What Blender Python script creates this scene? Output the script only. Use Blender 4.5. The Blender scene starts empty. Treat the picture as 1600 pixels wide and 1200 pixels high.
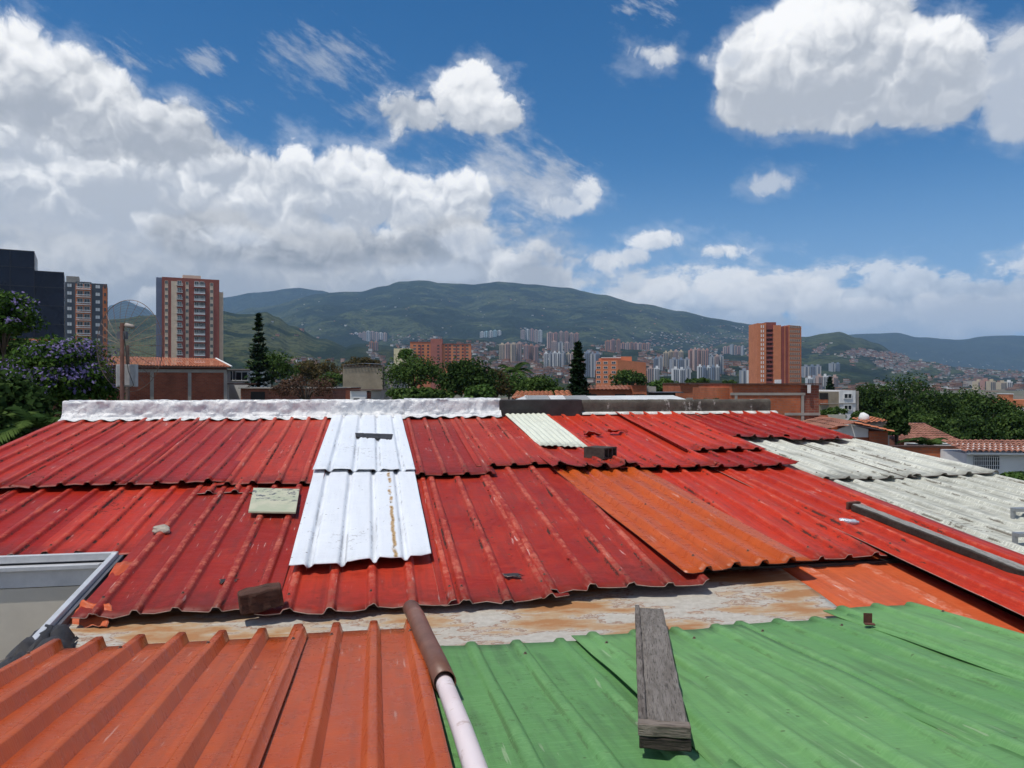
import bpy, bmesh, math, random
from mathutils import Vector, Matrix, noise as mnoise

S = bpy.context.scene
R = math.radians
random.seed(7)

# ------------------------------------------------------------------ camera
CAM_Z = 8.0
FPX = 1200.0                       # focal length in photograph pixels
cam_d = bpy.data.cameras.new('camera')
cam = bpy.data.objects.new('camera', cam_d)
S.collection.objects.link(cam)
cam.location = (0, 0, CAM_Z)
cam.rotation_euler = (R(90), 0, 0)
cam_d.sensor_width = 36.0
cam_d.lens = 27.0
cam_d.clip_start = 0.05
cam_d.clip_end = 60000
S.camera = cam

def at(px, py, d):
    """world point that photograph pixel (px,py) shows at forward distance d"""
    return Vector(((px-800)/FPX*d, d, CAM_Z+(600-py)/FPX*d))

# ------------------------------------------------------------------ render settings
S.render.engine = 'CYCLES'
S.cycles.use_denoising = True
try: S.cycles.denoiser = 'OPENIMAGEDENOISE'
except Exception: pass
S.cycles.use_adaptive_sampling = True
S.cycles.adaptive_threshold = 0.018
S.cycles.adaptive_min_samples = 16
S.cycles.max_bounces = 5
S.cycles.diffuse_bounces = 2
S.cycles.glossy_bounces = 2
S.cycles.transparent_max_bounces = 8
S.cycles.volume_bounces = 1
S.cycles.sample_clamp_indirect = 6.0
S.view_settings.view_transform = 'Standard'
S.view_settings.look = 'None'
S.view_settings.exposure = 0.0
S.view_settings.gamma = 1.0
S.view_settings.use_curve_mapping = False

# ------------------------------------------------------------------ sun
SUN_EL, SUN_AZ = 68.0, -128.0      # azimuth measured clockwise from the viewing direction (+Y)
sun_d = bpy.data.lights.new('sun', 'SUN')
sun_d.energy = 3.7
sun_d.angle = R(0.53)
sun_d.color = (1.0, 0.95, 0.87)
sun = bpy.data.objects.new('sun', sun_d)
S.collection.objects.link(sun)
sdir = Vector((math.sin(R(SUN_AZ))*math.cos(R(SUN_EL)), math.cos(R(SUN_AZ))*math.cos(R(SUN_EL)), math.sin(R(SUN_EL))))
sun.rotation_euler = sdir.to_track_quat('Z', 'Y').to_euler()
sun.location = (0, 0, 60)

# ------------------------------------------------------------------ node expression helper
class NT:
    """small wrapper that writes node maths as Python expressions"""
    def __init__(s, tree): s.t = tree; s.n = tree.nodes; s.l = tree.links
    def node(s, typ, **kw):
        n = s.n.new(typ)
        for k, v in kw.items(): setattr(n, k, v)
        return n
    def put(s, sock, v):
        if isinstance(v, X): s.l.new(v.s, sock)
        elif v is not None: sock.default_value = v
    def m(s, op, *a, clamp=False):
        n = s.node('ShaderNodeMath', operation=op, use_clamp=clamp)
        for i, v in enumerate(a): s.put(n.inputs[i], v)
        return X(s, n.outputs[0])
    def v(s, op, *a):
        n = s.node('ShaderNodeVectorMath', operation=op)
        for i, v in enumerate(a):
            if op == 'SCALE' and i == 1: s.put(n.inputs['Scale'], v)
            else: s.put(n.inputs[i], v)
        return X(s, n.outputs['Value'] if op in ('DOT_PRODUCT', 'LENGTH', 'DISTANCE') else n.outputs[0])
    def xyz(s, x, y, z):
        n = s.node('ShaderNodeCombineXYZ')
        for i, v in enumerate((x, y, z)): s.put(n.inputs[i], v)
        return X(s, n.outputs[0])
    def sep(s, v):
        n = s.node('ShaderNodeSeparateXYZ'); s.put(n.inputs[0], v)
        return [X(s, o) for o in n.outputs]
    def noise(s, vec, scale, detail=4, rough=0.5, dist=0.0, color=False, lac=2.0):
        n = s.node('ShaderNodeTexNoise')
        s.put(n.inputs['Vector'], vec)
        for k, v in (('Scale', scale), ('Detail', detail), ('Roughness', rough), ('Distortion', dist), ('Lacunarity', lac)):
            s.put(n.inputs[k], v)
        return X(s, n.outputs['Color' if color else 'Fac'])
    def vor(s, vec, scale, feature='F1', smooth=None, rnd=1.0, out='Distance'):
        n = s.node('ShaderNodeTexVoronoi', feature=feature)
        s.put(n.inputs['Vector'], vec); s.put(n.inputs['Scale'], scale); s.put(n.inputs['Randomness'], rnd)
        if smooth is not None: n.inputs['Smoothness'].default_value = smooth
        return X(s, n.outputs[out])
    def ss(s, x, a, b, lo=0.0, hi=1.0):
        n = s.node('ShaderNodeMapRange', interpolation_type='SMOOTHSTEP')
        s.put(n.inputs[0], x)
        for i, v in enumerate((a, b, lo, hi)): s.put(n.inputs[i+1], v)
        return X(s, n.outputs[0])
    def lin(s, x, a, b, lo=0.0, hi=1.0):
        n = s.node('ShaderNodeMapRange')
        s.put(n.inputs[0], x)
        for i, v in enumerate((a, b, lo, hi)): s.put(n.inputs[i+1], v)
        return X(s, n.outputs[0])
    def mix(s, f, a, b, mode='MIX'):
        n = s.node('ShaderNodeMix', data_type='RGBA', blend_type=mode)
        s.put(n.inputs[0], f)
        for i, v in ((6, a), (7, b)):
            if isinstance(v, tuple) and len(v) == 3: v = (*v, 1)
            s.put(n.inputs[i], v)
        return X(s, n.outputs[2])
    def attr(s, name, out='Fac'):
        n = s.node('ShaderNodeAttribute', attribute_name=name)
        return X(s, n.outputs[out])
class X:
    def __init__(s, t, sock): s.t = t; s.s = sock
    def __add__(s, o): return s.t.m('ADD', s, o)
    __radd__ = __add__
    def __sub__(s, o): return s.t.m('SUBTRACT', s, o)
    def __rsub__(s, o): return s.t.m('SUBTRACT', o, s)
    def __mul__(s, o): return s.t.m('MULTIPLY', s, o)
    __rmul__ = __mul__
    def max(s, o): return s.t.m('MAXIMUM', s, o)
    def min(s, o): return s.t.m('MINIMUM', s, o)
    def clamp(s): return s.t.m('ADD', s, 0.0, clamp=True)
# ------------------------------------------------------------------ world: clear blue sky with cumulus
def azel(px, py):
    x = (px-800)/FPX; z = (600-py)/FPX
    return math.degrees(math.atan(x)), math.degrees(math.atan(z/math.hypot(1, x)))
def make_world():
    w = bpy.data.worlds.new('World'); S.world = w; w.use_nodes = True
    w.cycles.sampling_method = 'NONE'
    t = NT(w.node_tree); t.n.clear()
    sky = t.node('ShaderNodeTexSky', sky_type='NISHITA')
    sky.sun_disc = False; sky.sun_elevation = R(SUN_EL); sky.sun_rotation = R(SUN_AZ)
    sky.altitude = 1500; sky.air_density = 1.0; sky.dust_density = 0.4; sky.ozone_density = 2.2
    d = X(t, t.node('ShaderNodeTexCoord').outputs['Generated'])
    dx, dy, dz = t.sep(d)
    az = t.m('ARCTAN2', dx, dy)*57.29578
    el = t.m('ARCSINE', dz.min(0.9999).max(-0.9999))*57.29578
    # billowing cloud relief: warped cells in several sizes + fine noise, sampled twice (here, and a little towards the sun)
    q = t.xyz(az*(1/57.3), el*(1/57.3), 0.0)
    def noise2(p, sc, det, ro, color=False):
        n = t.node('ShaderNodeTexNoise', noise_dimensions='2D')
        t.put(n.inputs['Vector'], p); n.inputs['Scale'].default_value = sc; n.inputs['Detail'].default_value = det; n.inputs['Roughness'].default_value = ro
        return X(t, n.outputs['Color' if color else 'Fac'])
    def vor2(p, sc):
        n = t.node('ShaderNodeTexVoronoi', feature='F1', voronoi_dimensions='2D')
        t.put(n.inputs['Vector'], p); n.inputs['Scale'].default_value = sc
        o = X(t, n.outputs['Distance'])
        return o*o
    warp = t.v('SCALE', t.v('SUBTRACT', noise2(q, 16.0, 3, .6, True), (.5, .5, .5)), .05)
    dw = t.v('ADD', q, warp)
    def billow(p, fine=True):
        b = (0.30 - vor2(p, 9))*1.5 + (0.30 - vor2(p, 24))*.62 + (0.3 - vor2(p, 60))*.28
        if fine: b = b + (0.3 - vor2(p, 150))*.16 + (noise2(p, 75, 4, .6)-.5)*.40
        return b
    bc = billow(dw, False)
    b0 = bc + (0.3 - vor2(dw, 150))*.16 + (noise2(dw, 75, 5, .68)-.5)*.75
    b1 = billow(t.v('ADD', dw, (-.005, .013, 0)), False)
    n_lo = noise2(q, 7.0, 3, .55)-.5
    n_md = noise2(t.v('MULTIPLY', q, (1, 2.0, 1)), 16.0, 5, .6)-.5
    fine_r = (b0-bc)*.40
    relief = (bc-b1) + fine_r
    ae = t.xyz(az, el, 0.0)
    def blob(px, py, rx, ru, rd):
        """soft ellipse in azimuth / elevation; value in degrees, positive inside"""
        a, e = azel(px, py)
        rx, ru, rd = rx/21.0*math.cos(R(a)), ru/21.0, rd/21.0
        e += (ru-rd)/2; ry = (ru+rd)/2; m_ = min(rx, ry)
        n = t.node('ShaderNodeVectorMath', operation='MULTIPLY_ADD')
        t.put(n.inputs[0], ae); n.inputs[1].default_value = (m_/rx, m_/ry, 0); n.inputs[2].default_value = (-a*m_/rx, -e*m_/ry, 0)
        return m_ - t.v('LENGTH', X(t, n.outputs[0]))
    col = X(t, sky.outputs[0])
    hs = t.node('ShaderNodeHueSaturation'); hs.inputs['Saturation'].default_value = 1.42; hs.inputs['Value'].default_value = .95
    t.put(hs.inputs['Color'], col); col = X(t, hs.outputs[0])
    col = t.mix(t.ss(el, -2, 17, .93, 0.0), col, (2.6, 4.3, 7.0))
    G = 10.6                                             # brightness of a sunlit cloud in sky units
    def tint(v, warm=0.0): return (v*G*(1+warm), v*G*1.0, v*G*(1.02-warm))
    def layer(col, f, amp, edge, top, bot, e0, e1, alpha=1.0, noise=b0, rel=1.0, dark=(.93, .99, 1.09), wisp=0.0, soft=False):
        f = f + noise*amp
        if wisp: f = f + n_md*wisp
        a = t.ss(f, 0.0, edge*(1.0 if soft else .48), 0.0, alpha)
        if not soft: a = a.max(t.ss(f + n_st*1.6 + n_md*2.0, -.8, 1.0, 0.0, alpha*.32))       # thin torn fringe
        h = (el-e0)*(1.0/(e1-e0))
        lit = h.max(-.3).min(1.1)*.78 + relief*(rel*.95) + n_lo*.55 + n_md*.45 + .06 - t.ss(f, 0.0, 3.5, 0.0, .10)
        lit = t.ss(lit, -.12, .95)
        cb = (bot*G*dark[0], bot*G*dark[1], bot*G*dark[2]); ct = (top*G, top*G*.995, top*G*.985)
        c = t.mix(lit, cb, ct)
        return t.mix(a, col, c)
    E = lambda py: azel(800, py)[1]
    def U(*bl):
        f = blob(*bl[0])
        for b in bl[1:]: f = f.max(blob(*b))
        return f
    n_st = noise2(t.v('MULTIPLY', t.v('ADD', q, t.xyz(0.0, az*(.45/57.3), 0.0)), (1, 2.6, 1)), 22.0, 6, .66)-.5
    f = U((505, 95, 130, 60, 60), (790, 250, 150, 60, 70), (560, 170, 60, 40, 40)) 
    col = layer(col, f*1.5 - .9, 1.0, 4.5, .66, .5, E(150), E(60), .55, noise=n_st*9.0, rel=.1, soft=True)
    f = U((320, 95, 55, 30, 30), (355, 165, 45, 22, 22), (1010, 10, 90, 25, 25), (860, 300, 90, 60, 60), (200, 90, 60, 25, 25))
    col = layer(col, f*1.8 - .5, 1.0, 3.0, .70, .5, E(160), E(60), .55, noise=n_st*8.0, rel=.1, soft=True)
    # broken cloud everywhere else round the sky (the part outside the frame)
    aside = t.ss(t.m('ABSOLUTE', az), 36, 50)
    fg = (noise2(q, 3.1, 3, .5)-.53)*26.0
    fg = fg + t.ss(el, 5, 24, 3.0, -1.5)
    fg = fg*aside - (1.0-aside)*30.0
    col = layer(col, fg, 2.2, 2.2, .95, .52, 2, 26, .96)
    # low bank over the horizon
    fh = t.lin(el, E(520), E(190), 1.8, -10.0) - t.ss(az, 2, 18, 0, 2.0) + n_lo*3.5
    fh = fh.max(t.lin(el, 0, 5, 2.0, -12))
    col = layer(col, fh, 1.0, 2.6, .84, .50, E(560), E(400), .93, wisp=4.0)
    f = U((1110, 470, 240, 40, 60), (1400, 470, 260, 45, 80), (1250, 455, 160, 30, 50), (1560, 500, 130, 30, 50))
    col = layer(col, f, .8, 2.0, .86, .46, E(520), E(430), .75, wisp=5.5)
    # low cumulus along the horizon, right half
    f = U((1215, 462, 95, 34, 34), (1130, 440, 60, 20, 20), (1500, 490, 80, 26, 26), (1580, 492, 60, 30, 30), (1330, 490, 90, 24, 26), (1440, 480, 40, 22, 22), (960, 480, 70, 24, 24), (1040, 450, 40, 18, 18), (860, 440, 60, 24, 24))
    col = layer(col, f, .62, 1.1, .90, .56, E(505), E(440), .9, rel=.8)
    f = U((1030, 378, 52, 24, 16), (938, 408, 48, 24, 18), (985, 400, 30, 14, 14), (1130, 390, 40, 10, 10))
    col = layer(col, f, .80, 1.1, .95, .60, E(420), E(352), .95, rel=.9)
    # great bank on the left: back rank to front rank
    f = U((10, 150, 95, 95, 160), (130, 200, 115, 100, 120), (250, 215, 90, 60, 110), (60, 300, 300, 160, 160), (240, 330, 300, 110, 160))
    col = layer(col, f, .85, 1.5, .97, .42, E(255), E(120), 1.0)
    f = U((730, 165, 66, 62, 40), (650, 180, 62, 36, 40), (780, 180, 45, 30, 30))
    col = layer(col, f, .95, 1.5, .95, .46, E(215), E(110), .97, wisp=1.2)
    f = U((920, 305, 20, 26, 22), (890, 325, 34, 14, 14))
    col = layer(col, f, .95, 1.2, .90, .62, E(345), E(280), .93)
    f = U((800, 290, 110, 60, 70), (870, 360, 110, 40, 60))
    col = layer(col, f, 1.0, 5.0, .78, .50, E(430), E(270), .60, wisp=6.0, soft=True)
    f = U((640, 420, 330, 70, 120), (250, 430, 500, 140, 200))
    col = layer(col, f, 1.0, 3.4, .80, .44, E(440), E(270), .96, wisp=3.0)
    f = U((460, 285, 36, 60, 60), (400, 300, 70, 60, 60), (560, 300, 85, 66, 70), (640, 310, 60, 52, 60), (715, 305, 55, 44, 60), (330, 300, 110, 50, 70), (170, 320, 160, 60, 80), (30, 290, 110, 80, 90))
    col = layer(col, f, .85, 1.4, .98, .50, E(350), E(240), .98, rel=1.3)
    f = U((600, 380, 140, 34, 40), (480, 390, 130, 30, 36), (330, 360, 120, 34, 50), (720, 370, 80, 30, 30))
    col = layer(col, f, .85, 2.2, .60, .27, E(425), E(325), .95, rel=.8)
    f = U((740, 380, 60, 30, 26), (600, 362, 42, 16, 16), (690, 425, 90, 20, 24), (370, 370, 60, 18, 18), (770, 400, 50, 20, 20))
    col = layer(col, f, .6, 1.4, .90, .60, E(420), E(345), .8)
    f = U((240, 450, 360, 60, 90), (60, 420, 200, 70, 90))
    col = layer(col, f, .7, 3.0, .66, .40, E(500), E(360), .85, wisp=1.6)
    # big cumulus upper right and its neighbours
    f = U((1310, 90, 140, 110, 100), (1210, 130, 92, 100, 70), (1420, 110, 105, 80, 70), (1470, 130, 70, 45, 55), (1160, 160, 46, 40, 40), (1330, 30, 110, 70, 60))
    col = layer(col, f, .70, 1.3, .97, .47, E(195), E(50), 1.0, rel=1.0)
    f = U((1600, 110, 62, 60, 60), (1590, 170, 60, 40, 50), (1690, 120, 100, 90, 90))
    col = layer(col, f, .7, 2.0, .84, .54, E(200), E(70), .92, wisp=.8)
    f = U((1010, 80, 28, 18, 18), (1048, 78, 26, 22, 22), (1030, 92, 30, 12, 12), (1097, 90, 15, 11, 11), (1200, 288, 26, 11, 11), (1145, 88, 16, 11, 12))
    col = layer(col, f, 1.05, 1.6, .82, .60, E(100), E(50), .85, wisp=.5)
    bg = t.node('ShaderNodeBackground'); t.put(bg.inputs[0], col); bg.inputs[1].default_value = 0.105
    out = t.node('ShaderNodeOutputWorld'); t.l.new(bg.outputs[0], out.inputs[0])
make_world()
# ------------------------------------------------------------------ mesh + object helpers
COL = S.collection
class MB:
    """collects geometry for ONE mesh object"""
    def __init__(s): s.v = []; s.f = []; s.mi = []
    def add(s, vs, fs, m=0):
        o = len(s.v); s.v += [tuple(p) for p in vs]; s.f += [tuple(o+i for i in f) for f in fs]; s.mi += [m]*len(fs); return s
    def box(s, x0, x1, y0, y1, z0, z1, M=None, m=0, taper=None):
        vs = [Vector((x, y, z)) for z in (z0, z1) for y in (y0, y1) for x in (x0, x1)]
        if M is not None: vs = [M @ p for p in vs]
        return s.add(vs, [(0, 2, 3, 1), (4, 5, 7, 6), (0, 1, 5, 4), (1, 3, 7, 5), (3, 2, 6, 7), (2, 0, 4, 6)], m)
    def tube(s, pts, rad, n=8, m=0, cap=True):
        pts = [Vector(p) for p in pts]; k = len(pts)
        if not hasattr(rad, '__len__'): rad = [rad]*k
        vs = []; prev = None
        for i, p in enumerate(pts):
            d = (pts[min(i+1, k-1)]-pts[max(i-1, 0)]).normalized()
            if prev is None:
                a = d.cross(Vector((0, 0, 1)) if abs(d.z) < .9 else Vector((1, 0, 0))).normalized()
            else:
                a = (prev - d*prev.dot(d)).normalized()
            prev = a; b = d.cross(a)
            for j in range(n):
                w = 2*math.pi*j/n
                vs.append(p+(a*math.cos(w)+b*math.sin(w))*rad[i])
        fs = [(i*n+j, i*n+(j+1) % n, (i+1)*n+(j+1) % n, (i+1)*n+j) for i in range(k-1) for j in range(n)]
        if cap: fs += [tuple(range(n-1, -1, -1)), tuple((k-1)*n+j for j in range(n))]
        return s.add(vs, fs, m)
    def quad(s, a, b, c, d, m=0): return s.add([a, b, c, d], [(0, 1, 2, 3)], m)
    def grid(s, P, m=0):
        nr, nc = len(P), len(P[0])
        return s.add([p for r in P for p in r], [(i*nc+j, i*nc+j+1, (i+1)*nc+j+1, (i+1)*nc+j) for i in range(nr-1) for j in range(nc-1)], m)
    def mesh(s, name, mats, smooth=False):
        me = bpy.data.meshes.new(name); me.from_pydata(s.v, [], s.f)
        for x in (mats if isinstance(mats, (list, tuple)) else [mats]): me.materials.append(x)
        if any(s.mi): me.polygons.foreach_set('material_index', s.mi)
        if smooth: me.polygons.foreach_set('use_smooth', [True]*len(s.f))
        me.update(); return me
    def build(s, name, mats, parent=None, smooth=False, loc=None):
        return link(name, s.mesh(name, mats, smooth), parent, loc)
def link(name, me, parent=None, loc=None, rotz=None):
    o = bpy.data.objects.new(name, me); COL.objects.link(o)
    if parent is not None: o.parent = parent
    if loc is not None: o.location = loc
    if rotz is not None: o.rotation_euler = (0, 0, rotz)
    return o
def tag(o, label=None, cat=None, group=None, kind=None):
    if label: o['label'] = label
    if cat: o['category'] = cat
    if group: o['group'] = group
    if kind: o['kind'] = kind
    return o
def thing(name, label, cat, loc=(0, 0, 0), rotz=0, group=None):
    o = bpy.data.objects.new(name, None); COL.objects.link(o)
    o.location = loc; o.rotation_euler = (0, 0, rotz); o.empty_display_size = .2
    return tag(o, label, cat, group)
def nz(x, y=0, z=0): return mnoise.noise(Vector((x, y, z)))
def fbm(x, y=0, z=0, oct=4): return mnoise.fractal(Vector((x, y, z)), 1.0, 2.0, oct)

# ------------------------------------------------------------------ materials
def mat(name, fn):
    m = bpy.data.materials.new(name); m.use_nodes = True
    t = NT(m.node_tree); b = t.n['Principled BSDF']
    fn(t, b); return m
def geo_pos(t): return X(t, t.node('ShaderNodeTexCoord').outputs['Object'])
def world_pos(t): return X(t, t.node('ShaderNodeNewGeometry').outputs['Position'])
def set_bump(t, b, h, strength=.3, dist=.02):
    n = t.node('ShaderNodeBump'); n.inputs['Strength'].default_value = strength; n.inputs['Distance'].default_value = dist
    t.put(n.inputs['Height'], h); t.l.new(n.outputs[0], b.inputs['Normal'])
def plain(name, c, rough=.7, var=.25, scale=3.0, metal=0.0, bump=.0, bscale=40.0, spec=.5, world=False, rnd=0.0):
    """flat painted colour with mottling, dirt streaks and fine relief"""
    def fn(t, b):
        p = world_pos(t) if world else geo_pos(t)
        n = t.noise(p, scale, 6, .62)
        f = t.lin(n, .3, .7, 1-var, 1+var*.6)
        if rnd:
            oi = X(t, t.node('ShaderNodeObjectInfo').outputs['Random'])
            f = f*t.lin(oi, 0, 1, 1-rnd, 1+rnd)
        k = t.xyz(f, f, f)
        col = t.v('MULTIPLY', k, tuple(c))
        t.put(b.inputs['Base Color'], col)
        t.put(b.inputs['Roughness'], t.lin(n, .3, .7, min(1, rough+.08), max(.05, rough-.08)))
        b.inputs['Metallic'].default_value = metal; b.inputs['Specular IOR Level'].default_value = spec
        if bump: set_bump(t, b, t.noise(p, bscale, 5, .6), bump, .01)
    return mat(name, fn)
def sheet_mat(name, ca, cb, wear, wear_amt=.5, crack=.5, rough=.42, spots=.5, scratch=.4, stripe=.5, rust=0.0, pan_dirt=.3, dirtc=(.05, .03, .025), line=None, spec=.2, endgrime=.6):
    """painted roof sheet: UV in metres (across, along), 'rib' = height on the profile"""
    def fn(t, b):
        uv = X(t, t.node('ShaderNodeUVMap').outputs[0])
        rib = t.attr('rib')
        n1 = t.noise(uv, 2.2, 5, .6); n2 = t.noise(uv, 13, 6, .65); n3 = t.noise(uv, 60, 4, .6)
        fine = t.noise(t.v('MULTIPLY', uv, (5, 130, 1)), 1.0, 3, .6)
        oi = X(t, t.node('ShaderNodeObjectInfo').outputs['Random'])
        col = t.mix(t.lin(n1 + (n2-.5)*.6 + (oi-.5)*.55, .30, .70), ca, cb)
        # fine cross brush marks
        col = t.mix(t.ss(fine, .50, .64, 0, .26*stripe), col, tuple(min(1, x*1.8+.03) for x in cb))
        # grime in the pans, washed down the slope
        streak = t.noise(t.v('MULTIPLY', uv, (22, 1.4, 1)), 1.0, 4, .6)
        g = t.ss(streak*.6 + n1*.5, .50, .68)*(1-rib*.7)*pan_dirt*1.4
        col = t.mix(g, col, tuple(x*.35+.02 for x in ca))
        # chalky wear on the ribs
        wv = t.ss(n2*.7 + n1*.3 + (rib-.6)*.3 + (n3-.5)*.5, .57, .72, 0, wear_amt)*t.ss(rib, .45, .9)
        col = t.mix(wv, col, wear)
        # cracked, flaking lines along the flanks of the ribs
        ck = t.noise(t.v('MULTIPLY', uv, (26, 5, 1)), 1.0, 6, .72)
        flank = t.ss(rib, .02, .2)*t.ss(rib, .9, .5)
        big = t.noise(t.v('MULTIPLY', uv, (1.6, .9, 1)), 1.0, 2, .5)
        cm = t.ss(ck + (big-.5)*.7, .575, .61)*flank*crack
        ck2 = t.noise(uv, 19, 7, .75)
        cm = cm.max(t.ss(ck2 + (big-.5)*.6, .675, .70)*crack)
        sp = t.ss(t.vor(uv, 11.0), .05, .10, 1, 0)*t.ss(n1, .46, .52)*spots
        cm = cm.max(sp)
        col = t.mix(cm, col, dirtc)
        # pale scratches
        sc = t.noise(t.v('MULTIPLY', uv, (50, 3.0, 1)), 1.0, 3, .5)
        sm = t.ss(sc, .655, .685)*t.ss(t.noise(uv, 2.2, 2, .5), .50, .56)*scratch
        col = t.mix(sm, col, (.72, .62, .56))
        if rust:
            rm = t.ss(t.noise(t.v('MULTIPLY', uv, (14, 1.2, 1)), 1.0, 5, .65) + (n2-.5)*.3, .66, .74)*rust
            col = t.mix(rm, col, (.45, .22, .06))
        if line is not None:
            lx = t.m('ABSOLUTE', t.sep(uv)[0] + (t.noise(t.v('MULTIPLY', uv, (2, 5, 1)), 1.0, 4, .6)-.5)*.05 - line)
            lm = t.ss(lx, .020, .006)*t.ss(t.noise(t.v('MULTIPLY', uv, (3, 4, 1)), 1.0, 4, .6), .40, .5)
            col = t.mix(lm*.9, col, (.42, .24, .06)); col = t.mix(t.ss(lx, .006, .002)*t.ss(n2, .5, .58), col, (.05, .035, .02))
        # grime gathered at the lower end
        eg = t.ss(t.attr('end') + (n2-.5)*.35 + (n1-.5)*.3, .86, 1.02, 0, endgrime)
        col = t.mix(eg, col, tuple(x*.32+.012 for x in ca))
        t.put(b.inputs['Base Color'], col)
        t.put(b.inputs['Roughness'], (t.lin(n2, .3, .7, rough-.07, rough+.12) + cm*.3 + wv*.15))
        b.inputs['Specular IOR Level'].default_value = spec
        set_bump(t, b, n2*.6 + fine*.35 + n3*.25 - cm*.8, .5, .007)
    return mat(name, fn)
# ------------------------------------------------------------------ the roofs in front of the camera
PSI = R(-10.16); CP, SP = math.cos(PSI), math.sin(PSI)
P1 = (-1.915, .1354)               # far slope: height = a + b*v, rises away from the camera
P2 = (-.94, -.094)                # near slope, falls away from the camera
def RW(u, v, h): return Vector((u*CP+v*SP, -u*SP+v*CP, CAM_Z+h))
def up(px, py, P, lift=0.0):
    """(u, v) where the view ray of a photograph pixel meets a roof plane"""
    a = (px-800)/FPX; b = (600-py)/FPX
    vz = a*SP+CP; uz = a*CP-SP
    z = (P[0]+lift)/(b-P[1]*vz)
    return uz*z, vz*z
PROFILES = {
 'trap': [(0, 0), (.32, 0), (.36, .06), (.40, .58), (.43, .95), (.47, 1), (.53, 1), (.57, .95), (.60, .58), (.64, .06), (.68, 0)],
 'inv': [(0, .93), (.30, 1), (.345, .96), (.40, .45), (.44, .04), (.5, 0), (.56, .04), (.60, .45), (.655, .96), (.70, 1)],
 'sharp': [(0, 0), (.30, 0), (.34, .04), (.42, .96), (.45, 1), (.55, 1), (.58, .96), (.66, .04), (.70, 0)],
 'wave': [(i/8, .5-.5*math.cos(2*math.pi*i/8)) for i in range(8)],
}
M_RED = sheet_mat('red_roof_paint', (.30, .015, .006), (.50, .038, .013), (.56, .14, .08), .5, .95)
M_RED2 = sheet_mat('red_roof_paint_chalked', (.27, .018, .009), (.46, .043, .018), (.54, .17, .11), .65, 1.0, rough=.48)
M_WHITE = sheet_mat('white_roof_paint', (.66, .70, .76), (.71, .75, .80), (.85, .88, .9), .3, .35, rough=.42, spots=.8, scratch=0, stripe=.3, rust=.35, pan_dirt=.22, dirtc=(.12, .10, .08), endgrime=.1)
M_WHITE2 = sheet_mat('white_roof_paint_with_rust_run', (.66, .69, .74), (.71, .74, .78), (.8, .82, .84), .3, .35, rough=.42, spots=.8, scratch=0, stripe=.3, rust=.15, pan_dirt=.22, dirtc=(.12, .10, .08), line=42*3.17+.70, endgrime=.1)
M_ORANGE = sheet_mat('orange_roof_sheet', (.37, .060, .010), (.50, .095, .018), (.52, .14, .045), .10, .04, rough=.28, spots=.2, scratch=.25, stripe=.2, pan_dirt=.26, spec=.22, endgrime=.15)
M_ORANGE2 = sheet_mat('faded_orange_roof_sheet', (.48, .080, .024), (.56, .118, .040), (.66, .3, .2), .5, .15, rough=.45, spots=.2, scratch=.6, stripe=.4, pan_dirt=.22)
M_GREEN = sheet_mat('green_roof_paint', (.110, .26, .088), (.155, .33, .118), (.19, .37, .15), .35, .28, rough=.55, spots=.45, scratch=.18, stripe=.4, pan_dirt=.34)
M_PALE = sheet_mat('pale_grey_green_roof_paint', (.42, .42, .355), (.55, .55, .475), (.62, .62, .55), .6, .8, rough=.55, spots=1.0, scratch=.2, stripe=1.6, rust=.2, pan_dirt=.5, dirtc=(.10, .08, .06))
M_CREAM = sheet_mat('cream_corrugated_sheet', (.66, .68, .56), (.72, .74, .62), (.78, .78, .68), .4, .15, rough=.5, spots=.2, scratch=0, stripe=.2, pan_dirt=.2)
M_RAW = plain('raw_sheet_edge', (.48, .36, .30), .8, .4, 20)
M_SCREW = plain('dull_screw_steel', (.13, .085, .065), .8, .5, 30)
M_DARKEDGE = plain('dark_sheet_edge', (.10, .04, .03), .8, .4, 20)

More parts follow.
